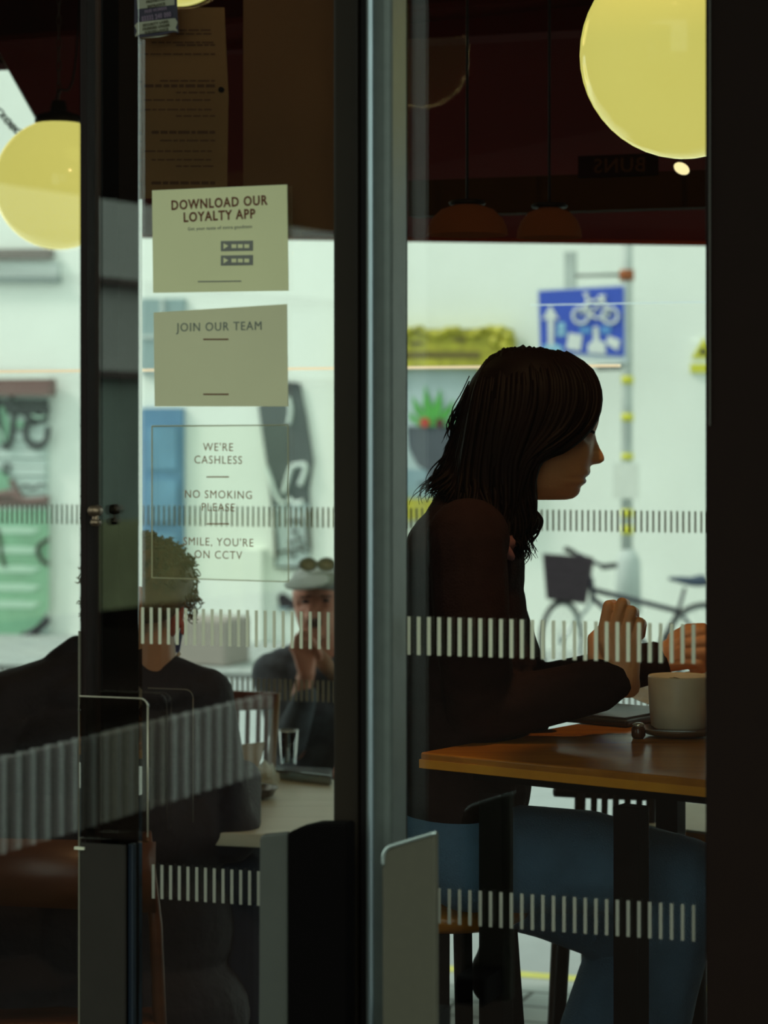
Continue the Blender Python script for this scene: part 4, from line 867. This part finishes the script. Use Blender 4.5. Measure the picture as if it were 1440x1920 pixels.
# far hand closed round the cutlery
Yg = 3.72; g_ = lambda x, y, d=0: P(x, y, Yg+d)
hand(bm, None, [
  [g_(1288,1190,-.010), g_(1316,1184,-.014), g_(1330,1200,-.010), g_(1318,1216,-.004)],
  [g_(1290,1206,-.014), g_(1322,1203,-.020), g_(1334,1218,-.014), g_(1318,1230,-.006)],
  [g_(1290,1224,-.014), g_(1320,1222,-.020), g_(1330,1236,-.014), g_(1314,1245,-.006)],
  [g_(1286,1240,-.010), g_(1310,1242,-.016), g_(1318,1252,-.010), g_(1302,1256,-.004)],
  [g_(1262,1196,.004), g_(1290,1180,-.002), g_(1318,1178,-.002), g_(1334,1186,-.004)]],
  [(g_(1236,1234), .020, g_(1288,1192,-.004), .012), (g_(1236,1234), .020, g_(1290,1210,-.006), .013), (g_(1236,1236), .020, g_(1290,1226,-.006), .013), (g_(1240,1240), .019, g_(1286,1240,-.004), .013)], .0098)
me = fuse(bm, .0019, 1)
bod = objm('body', me, M_skin, wm, True)
# lips get their own tint as a material slot on the same skin
me.materials.append(mat('lip_rose', (.34,.085,.07), .45))
for p in me.polygons:
    c = p.center
    if wp(0,907).z < c.z < wp(0,884).z and c.x > wp(1086,0).x and abs(c.y-YW) < .019: p.material_index = 1
# eye, lashes, brow
bm = bmesh.new(); tube(bm, smoothpts([wp(1092,838,YW-.038), wp(1100,837,YW-.034), wp(1107,833,YW-.028)], 8), [.0012,.0016,.0018,.0018,.0018,.0016,.0014,.001,.0006], 6)
tube(bm, smoothpts([wp(1098,812,YW-.034), wp(1108,809,YW-.026), wp(1114,811,YW-.018)], 8), .0022, 6); obj('lashes_and_brow', bm, mat('dark_brow', (.02,.01,.008), .8), wm, True)
# sweater
M_swt = mat('dark_brown_knit', (.030,.014,.012), .95, var=.3, vscale=40, bump=.2, bscale=260, spec=.03)
bm = bmesh.new()
def ov(px, py, rx, ry, rz, Y=YW): ball(bm, wp(px,py,Y), (rx,ry,rz), 24)
ov(878,985,.070,.13,.055); ov(868,1060,.095,.165,.10); ov(872,1150,.095,.155,.11); ov(870,1260,.100,.15,.12); ov(868,1370,.105,.16,.11); ov(862,1470,.11,.165,.10)
ov(930,1345,.085,.13,.055,3.72); capsule(bm, wp(935,1350,3.62), .030, wp(1015,1325,3.62), .028); capsule(bm, wp(905,950), .060, wp(885,990), .075)
ov(935,1080,.040,.10,.06); ov(925,1170,.050,.10,.08); ov(955,1236,.034,.06,.03,3.58); capsule(bm, wp(935,1190,3.56), .035, wp(985,1245,3.55), .018)
for sgn_ in (-1, 1): ball(bm, wp(878,1010,YW+sgn_*.15), (.062,.058,.06), 20)
capsule(bm, wp(876,1020,3.49), .058, wp(885,1180,3.46), .056); capsule(bm, wp(885,1180,3.46), .056, wp(900,1335,3.52), .052); capsule(bm, wp(900,1335,3.52), .048, wp(1040,1305,3.50), .042); capsule(bm, wp(1040,1305,3.50), .042, wp(1120,1285,3.50), .040); capsule(bm, wp(1120,1285,3.50), .038, wp(1150,1277,3.50), .030)
capsule(bm, wp(880,1020,3.81), .056, wp(985,1300,3.88), .045); capsule(bm, wp(985,1300,3.88), .043, wp(1225,1242,3.725), .033)
random.seed(2)
for i in range(9): ball(bm, wp(1010+i*16, 1262-i*1.6+random.uniform(-1,1), 3.50), (.0045,.03,.0045), 10)
swt = objm('sweater', fuse(bm, .0045, 5), M_swt, wm, True)
bm = bmesh.new(); prism(bm, smoothpts([wp(915,1000,3.50), wp(940,1005,3.50), wp(965,1040,3.50), wp(958,1052,3.5), wp(935,1035,3.5), wp(912,1015,3.5)], 14), Vector((0,.05,0))); 
ball(bm, wp(935,1018,3.56), (.028,.05,.020), 18)
obj('undershirt', bm, mat('dusty_rose_cloth', (.22,.09,.09), .9), wm, True)
# jeans
M_jean = mat('blue_denim', (.11,.22,.33), .85, var=.4, vscale=14, bump=.4, bscale=400)
bm = bmesh.new()
ball(bm, wp(862,1560,YW), (.115,.165,.10), 24)
capsule(bm, wp(880,1606,3.56), .082, wp(1100,1616,3.53), .076, 20); capsule(bm, wp(1100,1616,3.53), .076, wp(1286,1646,3.50), .060, 20)
capsule(bm, wp(1286,1646,3.50), .060, wp(1235,1850,3.50), .058, 20); capsule(bm, wp(1235,1850,3.50), .058, wp(1180,2230,3.50), .042, 20)
capsule(bm, wp(880,1620,3.76), .084, wp(1030,1670,3.80), .076, 20); capsule(bm, wp(1030,1670,3.80), .076, wp(1180,1750,3.84), .058, 20)
capsule(bm, wp(1180,1750,3.84), .058, wp(1110,1930,3.84), .052, 20); capsule(bm, wp(1110,1930,3.84), .052, wp(1040,2160,3.84), .042, 20)
jn = objm('jeans', fuse(bm, .006, 5), M_jean, wm, True)
bm = bmesh.new(); tube(bm, smoothpts([wp(1175,1690,3.44), wp(1155,1740,3.44), wp(1135,1810,3.45), wp(1115,1920,3.45)], 16), .0012, 5)
# shoes
for (x, y, Y) in ((1185,2262,3.50),(1045,2210,3.84)):
    bm2 = bmesh.new(); a = Vector((wp(x,0,Y).x, Y, .035)); capsule(bm2, a, .034, a+Vector((.15,0,-.008)), .026); ball(bm2, a+Z*.03, (.035,.033,.045), 16); 
    s_ = objm('shoe', fuse(bm2, .006, 3), M_black, wm, True)
bm.free()
# feet of the body inside the shoes come with the jeans; hair
def hair_strands(bm, guides, count, amp, r0, seed, spread=.004, us=(0, 1), n=26, wav=34):
    random.seed(seed); G = [smoothpts(g, n) for g in guides]; m = len(G)-1
    for c in range(count):
        u = us[0]+(us[1]-us[0])*(c+random.random())/count; k = min(int(u*m), m-1); t = u*m-k
        off = Vector((random.gauss(0,spread),random.gauss(0,spread),random.gauss(0,spread))); ph = random.uniform(0,2*PI); fq = random.uniform(.8,1.2)*wav/100
        end = int(n*random.uniform(.82,1.0)); pts = []; rs = []
        for i in range(end+1):
            p = G[k][i].lerp(G[k+1][i], t); s = i/n; a = amp*max(0,(s-.35))**1.2
            p = p+off*(.4+s)+Vector((math.sin(ph+i*fq),math.cos(ph*1.3+i*fq),math.sin(ph*.7+i*fq*.9)*.6))*a
            pts.append(p); q = i/end; rs.append(r0*(.7+.5*math.sin(PI*min(1,q*1.2)))*(1-q**4)+.0003)
        tube(bm, pts, rs, 5)
def hg(pts): return [wp(x, y, YW+d) for x, y, d in pts]
g0 = [(1062,668,.0),(1108,702,-.025),(1122,748,-.045),(1108,795,-.062),(1065,832,-.078),(1020,846,-.084),(992,880,-.082),(985,930,-.08),(992,985,-.08),(985,1040,-.08)]
g1 = [(1025,660,0),(1070,695,-.05),(1082,750,-.072),(1062,800,-.082),(1020,835,-.09),(992,870,-.092),(980,920,-.09),(988,970,-.09),(975,1010,-.09),(995,1045,-.09)]
g2 = [(985,656,0),(1005,700,-.065),(1005,760,-.085),(985,820,-.09),(965,870,-.092),(962,920,-.092),(965,960,-.095),(960,1000,-.1),(970,1025,-.1),(962,1050,-.1)]
g3 = [(950,658,0),(945,710,-.06),(940,770,-.082),(930,830,-.09),(925,880,-.09),(925,920,-.09),(930,960,-.1),(930,990,-.11),(935,1010,-.11),(930,1030,-.11)]
g4 = [(925,672,0),(905,720,-.04),(895,775,-.06),(888,830,-.066),(880,875,-.07),(880,910,-.08),(885,940,-.1),(890,965,-.12),(900,985,-.125),(905,1005,-.125)]
g5 = [(915,680,0),(888,725,-.01),(872,775,-.01),(862,820,-.01),(856,850,-.01),(845,875,-.01),(835,892,-.02),(822,905,-.03),(812,915,-.03),(800,922,-.03)]
near = [hg(g) for g in (g0,g1,g2,g3,g4,g5)]
mir = [hg([(x-(4 if d else 0), y, -d) for x, y, d in g]) for g in (g0,g1,g2,g3,g4,g5)]
bm = bmesh.new()
bm.from_mesh(fuse((lambda b: (ball(b, wp(992,755), (.098,.083,.083), 28), ball(b, wp(960,800), (.078,.082,.085), 24), ball(b, wp(935,880), (.062,.085,.075), 24), ball(b, wp(1050,760), (.045,.072,.066), 24), b)[4])(bmesh.new()), .005, 4))
# open the cap where the face shows
dele = [f for f in bm.faces if False]
hair_strands(bm, near, 420, .017, .0050, 21, wav=46)
hair_strands(bm, mir, 150, .010, .0055, 22)
gb1 = [(915,680,0),(880,735,.0),(862,785,.0),(850,825,.0),(838,855,.0),(822,880,.0),(812,900,.0),(803,915,.0),(798,930,.0)]
gb2 = [(920,690,0),(885,745,.0),(868,800,.0),(858,850,.0),(850,890,.0),(835,905,.0),(822,915,.0),(812,925,.0),(806,935,.0)]
hair_strands(bm, [hg(gb1), hg(gb2)], 70, .022, .0013, 23, .006)
gw1 = [(992,930,-.08),(1002,960,-.08),(1012,975,-.08),(1006,995,-.08),(990,1012,-.08),(998,1030,-.08),(988,1052,-.08)]
gw2 = [(980,930,-.08),(988,960,-.08),(995,980,-.08),(985,1000,-.08),(972,1020,-.08),(980,1040,-.08),(972,1060,-.08)]
hair_strands(bm, [hg(gw1), hg(gw2)], 26, .012, .0017, 27, .004)
hair_strands(bm, [hg(g0), hg(g1)], 60, .02, .0022, 24, .006)
# flyaway wisps at the back
random.seed(31)
for i in range(34):
    x = 872-random.random()*8; y = 735+random.random()*90
    q = [wp(x+8,y-30,YW), wp(x-6,y,YW+random.uniform(-.03,.03)), wp(x-14-random.random()*14,y+35,YW), wp(x-14-random.random()*30,y+60+random.random()*20,YW)]
    tube(bm, smoothpts(q, 10), [.0011]*9+[.0006,.0003], 4)
objm('hair', (lambda me_: (bm.to_mesh(me_), me_)[1])(bpy.data.meshes.new('hair')), mat('dark_brown_hair', (.006,.0016,.0006), .6, var=.5, vscale=25, spec=.10), wm, True); bm.free()

# ======== curly haired man seen from behind
YM = 4.4; mp_ = lambda x, y, d=0: P(x, y, YM+d)
man = empty('person', Vector((mp_(215,0).x, YM, 0)), 'curly haired man in a dark coat seen from behind at the pale table', 'person')
gf = [(0,.075),(.012,.085),(.03,.086),(.05,.090),(.075,.092),(.10,.094),(.13,.098),(.17,.085),(.20,.055),(.225,.01)]
gb = [(0,-.03),(.03,-.055),(.06,-.08),(.10,-.095),(.15,-.098),(.19,-.075),(.225,-.01)]
gw = [(0,.02),(.015,.04),(.04,.058),(.08,.070),(.13,.077),(.17,.070),(.20,.048),(.225,.01)]
gn = [(.05,0),(.06,.018),(.068,.02),(.09,.008),(.11,0)]
bm = bmesh.new()
head_bm(bm, mp_(268,1208,.02), Vector((.35,.937,0)).normalized(), .84, gf, gb, gw, gn, 0, 70, 70, .225)
capsule(bm, mp_(275,1185,.0), .052, mp_(272,1262), .060)
capsule(bm, mp_(245,1310), .06, mp_(215,1800), .09)
for s, sh, el, wr in ((1, mp_(395,1318), mp_(440,1560,-.02), mp_(455,1452,.25)), (-1, mp_(25,1320), mp_(-20,1560,-.02), mp_(60,1452,.25))):
    el = el+Z*.0; capsule(bm, sh, .035, el+Vector((0,.03,0)), .028); capsule(bm, el+Vector((0,.03,0)), .028, wr, .022)
    b0 = wr; 
    capsule(bm, b0, .024, b0+Vector((-.02*s,.07,.0)), .026)
    for k in range(4): capsule(bm, b0+Vector((-.02*s+(k-1.5)*.018,.07,0)), .010, b0+Vector((-.02*s+(k-1.5)*.02,.13-abs(k-1.5)*.006,-.012)), .008)
    capsule(bm, b0+Vector((-.03*s,.02,0)), .012, b0+Vector((-.07*s,.06,-.005)), .009)
for s in (-1, 1):
    kx = mp_(215+s*110, 1800); capsule(bm, kx+Z*(.52-kx.z), .08, kx+Vector((0,.42,.52-kx.z)), .055); capsule(bm, kx+Vector((0,.42,.52-kx.z)), .05, Vector((kx.x,kx.y+.45,.08)), .035); capsule(bm, Vector((kx.x,kx.y+.42,.04)), .04, Vector((kx.x,kx.y+.6,.035)), .032)
objm('body', fuse(bm, .004, 2), skin_mat('fair_skin', (.46,.24,.13)), man, True)
# ears with inner folds
for px, dy, tint in ((331, -.035, 'flushed_ear'),):
    bm = bmesh.new(); c = mp_(px,1163,dy); rot = Matrix.Rotation(.32,4,'Y')@Matrix.Rotation(.5,4,'Z')
    ball(bm, c, (.010,.016,.031), 20, rot); tube(bm, [c+Vector((.004+.008*math.cos(a*PI/8-.3),-.006,.026*math.sin(a*PI/8-1.2)+.002)) for a in range(-1,10)], .0045, 8)
    obj('ear', bm, mat(tint, (.48,.085,.05), .5), man, True)  # red light on the ear painted into its colour
# coat
M_coat = mat('blue_black_coat', (.016,.014,.022), .8, var=.3, vscale=10, bump=.3, bscale=60)
bm = bmesh.new()
def oc(px, py, rx, ry, rz, d=0): ball(bm, mp_(px,py,d), (rx,ry,rz), 28)
oc(225,1300,.150,.10,.062); oc(230,1258,.075,.085,.035); oc(220,1420,.205,.125,.14); oc(215,1560,.215,.13,.16); oc(215,1740,.22,.14,.18); oc(225,1900,.24,.17,.16); oc(30,1880,.20,.17,.15); oc(20,1720,.14,.13,.12)
capsule(bm, mp_(280,1268), .055, mp_(385,1306), .050); capsule(bm, mp_(385,1306), .054, mp_(392,1345), .052); capsule(bm, mp_(180,1262), .055, mp_(20,1312), .056)
capsule(bm, mp_(392,1340), .052, mp_(420,1560,-.01), .058); capsule(bm, mp_(430,1560,-.01), .058, mp_(455,1460,.25), .038)
capsule(bm, mp_(20,1320), .058, mp_(-35,1560,-.01), .06); capsule(bm, mp_(-35,1560,-.01), .056, mp_(60,1460,.25), .038)
capsule(bm, mp_(145,1216), .026, mp_(105,1240), .022)
objm('coat', fuse(bm, .006, 6), M_coat, man, True)
bm = bmesh.new(); prism(bm, [mp_(x,y,.04) for x,y in ((318,1236),(336,1222),(339,1228),(326,1240))], Vector((0,.01,0))); obj('shirt_collar', bm, mat('white_collar', (.8,.82,.75), .7), man)
bm = bmesh.new(); prism(bm, [mp_(x,y,.07) for x,y in ((322,1225),(337,1180),(342,1188),(336,1224))], Vector((0,.01,0))); obj('scarf_edge', bm, mat('blue_scarf', (.10,.14,.34), .8), man)
bm = bmesh.new(); prism(bm, [mp_(x,y,.0) for x,y in ((300,1590),(492,1600),(492,1990),(260,1990))], Vector((0,.25,0))); o = obj('trousers', bm, mat('navy_cloth', (.010,.014,.030), .9), man); bevelmod(o, .04, 5)
# curls
random.seed(40); bm = bmesh.new()
hc = mp_(262,1088,.0)
bm.from_mesh(fuse((lambda b: (ball(b, hc, (.100,.10,.080), 24), ball(b, hc+Vector((.0,-.02,-.030)), (.092,.082,.050), 24), b)[2])(bmesh.new()), .006, 3))
for i in range(900):
    th = random.uniform(0, 2*PI); ph = random.uniform(-.9, 1.45)
    d = Vector((math.cos(th)*math.cos(ph), math.sin(th)*math.cos(ph), math.sin(ph)))
    if d.z < -.12 and d.x > .15: continue
    sx = 1.0; b0 = hc+Vector((d.x*.094, d.y*.095, d.z*.076-(.028 if d.z < 0 else 0)))
    L_ = random.uniform(.010,.026); r_ = random.uniform(.003,.006); s1 = d.orthogonal().normalized(); s2 = d.cross(s1); p0 = random.uniform(0,6)
    pts = [b0+d*L_*k/12-Z*.008*(k/12)**2+(s1*math.cos(p0+k*.95)+s2*math.sin(p0+k*.95))*r_*(1-.3*k/12) for k in range(13)]
    tube(bm, pts, [.0016]*10+[.0013,.001,.0006], 5)
for i in range(26):                                            # loose curls over the right ear
    b0 = mp_(352+random.uniform(-8,8), 1105+random.uniform(-22,50), random.uniform(-.02,.03)); r_ = random.uniform(.006,.011); p0 = random.uniform(0,6)
    tube(bm, [b0+Vector((r_*math.cos(p0+k*.5)+.0006*k, .002*k-.01, r_*math.sin(p0+k*.5)-.0007*k)) for k in range(16)], .0012, 5)
me = bpy.data.meshes.new('hair'); bm.to_mesh(me); bm.free(); objm('hair', me, mat('sandy_brown_hair', (.15,.085,.025), .55, var=.5, vscale=40), man, True)

# ======== man in the cap outside
YK = 6.15; cp = lambda x, y, d=0: P(x, y, YK+d)
cm = empty('person', Vector((cp(610,0).x, YK, 0)), 'man in a pale flat cap with sunglasses on top, hand raised to his mouth', 'person')
bm = bmesh.new(); fw_ = Vector((-.30,-.954,0)).normalized()
head_bm(bm, cp(601,1196,.02), fw_, .88, gf, gb, gw, gn, 0, 60, 60, .225)
capsule(bm, cp(606,1185,.05), .045, cp(612,1240,.06), .055); capsule(bm, cp(612,1290,.06), .055, cp(612,1480,.06), .07)
capsule(bm, cp(505,1262,.05), .045, cp(548,1400,-.08), .036); capsule(bm, cp(548,1400,-.08), .035, cp(574,1262,-.13), .022)
hk = lambda x, y, d=0: P(x, y, YK-.14+d)
hand(bm, None, [[hk(557,1222), hk(556,1196,-.004), hk(568,1184,-.014), hk(582,1188,-.012)], [hk(566,1218,-.004), hk(570,1200,-.014), hk(584,1200,-.018), hk(592,1208,-.012)],
   [hk(576,1222,-.004), hk(582,1208,-.014), hk(594,1212,-.016), hk(598,1222,-.01)], [hk(584,1230), hk(592,1220,-.008), hk(600,1226,-.008), hk(600,1234)], [hk(560,1238), hk(548,1216,.004), hk(556,1194,.01), hk(572,1182,.006)]],
   [(hk(573,1262), .020, hk(557,1224), .012), (hk(574,1262), .020, hk(567,1220), .012), (hk(575,1262), .020, hk(577,1224), .012), (hk(577,1262), .019, hk(584,1232), .012)], .0085)
capsule(bm, cp(700,1262,.05), .045, cp(690,1420,-.05), .036); capsule(bm, cp(690,1420,-.05), .035, cp(640,1450,-.2), .022)
for s in (-1, 1):
    hip = Vector((cp(612,0).x+s*.09, YK+.02, .50)); kn_ = hip+Vector((s*.04,-.40,0)); capsule(bm, hip, .08, kn_, .055); capsule(bm, kn_, .05, Vector((kn_.x,kn_.y-.02,.08)), .035); capsule(bm, Vector((kn_.x,kn_.y,.04)), .036, Vector((kn_.x,kn_.y-.15,.035)), .03)
objm('body', fuse(bm, .0035, 2), skin_mat('ruddy_skin', (.52,.23,.15)), cm, True)
# features: eyes, brows, mouth
def fk(px, py, d=0): return P(px, py, YK-.085+d)
bm = bmesh.new(); ball(bm, fk(573,1128,.008), (.010,.006,.005), 12); ball(bm, fk(611,1126,.012), (.010,.006,.005), 12); tube(bm, [fk(564,1120,.004), fk(582,1119)], .0025, 6); tube(bm, [fk(602,1118,.006), fk(622,1118,.02)], .0025, 6)
obj('eyes_and_brows', bm, mat('dark_eye', (.025,.012,.010), .5), cm, True)
bm = bmesh.new(); ball(bm, fk(590,1168,-.004), (.018,.01,.013), 14); obj('beard_shadow', bm, mat('dark_beard', (.05,.02,.015), .9), cm, True)
for px, d in ((561,.09),):
    bm = bmesh.new(); ball(bm, cp(px,1142,-.0), (.008,.012,.022), 14); obj('ear', bm, MATS['ruddy_skin'], cm, True)
# cap
M_cap = mat('pale_grey_cap', (.34,.39,.38), .85, var=.12, vscale=40); bm = bmesh.new()
ball(bm, cp(607,1086,.02), (.084,.095,.040), 28); pk = cp(575,1092,-.10)
ball(bm, pk, (.060,.062,.009), 24, Matrix.Rotation(.22,4,'X')@Matrix.Rotation(-.12,4,'Y'))
objm('cap', fuse(bm, .004, 3), M_cap, cm, True)
sun_g = empty('sunglasses', cp(600,1058,-.03), 'brown tinted sunglasses resting on the pale cap', 'glasses')
for x in (578, 612):
    bm = bmesh.new(); c = cp(x,1058,-.062); ball(bm, c, (.020,.006,.014), 20, Matrix.Rotation(-.3,4,'X')); obj('lens', bm, mat('amber_lens', (.16,.09,.02), .15), sun_g, True)
    bm = bmesh.new(); tube(bm, [c+Vector((.021*math.cos(a*PI/8), -.003, .015*math.sin(a*PI/8))) for a in range(17)], .003, 6); obj('lens_rim', bm, mat('dark_rim', (.06,.03,.015), .3), sun_g, True)
bm = bmesh.new(); tube(bm, [cp(590,1055,-.066), cp(600,1055,-.066)], .003, 6); tube(bm, [cp(632,1056,-.06), cp(640,1058,.05)], .003, 6); tube(bm, [cp(562,1056,-.06), cp(560,1060,.03)], .003, 6); obj('glasses_frame', bm, MATS['dark_rim'], sun_g, True)
# jacket with mottled pattern
bm = bmesh.new()
for a in ((610,1270,.15,.09,.07),(612,1350,.16,.10,.12),(612,1450,.16,.11,.14)): ball(bm, cp(a[0],a[1],.06), a[2:], 24)
ball(bm, cp(520,1262,.05), (.060,.062,.055), 20); capsule(bm, cp(598,1222,.06), .04, cp(530,1246,.05), .045); capsule(bm, cp(622,1222,.06), .04, cp(690,1246,.05), .045); capsule(bm, cp(510,1262,.05), .055, cp(543,1395,-.08), .045); capsule(bm, cp(543,1395,-.08), .044, cp(572,1305,-.12), .032)
ball(bm, cp(700,1258,.05), (.062,.062,.06), 20); capsule(bm, cp(704,1262,.05), .055, cp(692,1410,-.05), .045); capsule(bm, cp(692,1410,-.05), .043, cp(650,1445,-.18), .033)
objm('jacket', fuse(bm, .006, 4), mat('mottled_slate_cloth', (.055,.065,.075), .9, var=.9, vscale=30), cm, True)
bm = bmesh.new(); capsule(bm, cp(596,1230,-.06), .022, cp(625,1262,-.05), .02); obj('scarf', bm, mat('tan_scarf', (.26,.15,.09), .9), cm, True)
bm = bmesh.new(); hip = Vector((cp(612,0).x, YK+.02, 0))
for s in (-1, 1): a = hip+Vector((s*.09,0,.50)); k1 = a+Vector((s*.04,-.40,0)); capsule(bm, a, .095, k1, .07); capsule(bm, k1, .066, Vector((k1.x,k1.y-.02,.12)), .05)
objm('trousers', fuse(bm, .008, 3), mat('dark_trouser_cloth', (.02,.022,.028), .9), cm, True)
# bench he sits on
bn = empty('bench', hip+Vector((0,.05,0)), 'dark wooden bench under the man in the cap', 'bench')
bm = bmesh.new()
for k in range(4): y = hip.y-.14+k*.1; hexa(bm, [Vector((hip.x+a*.55, y+b*.045, z_)) for z_ in (.375,.40) for a, b in ((-1,-1),(1,-1),(1,1),(-1,1))])
obj('seat', bm, M_cwood, bn)
for s in (-1, 1):
    bm = bmesh.new(); hexa(bm, [Vector((hip.x+s*.45+a*.025, hip.y+b*.16, z_)) for z_ in (0,.374) for a, b in ((-1,-1),(1,-1),(1,1),(-1,1))]); obj('leg', bm, M_black, bn)
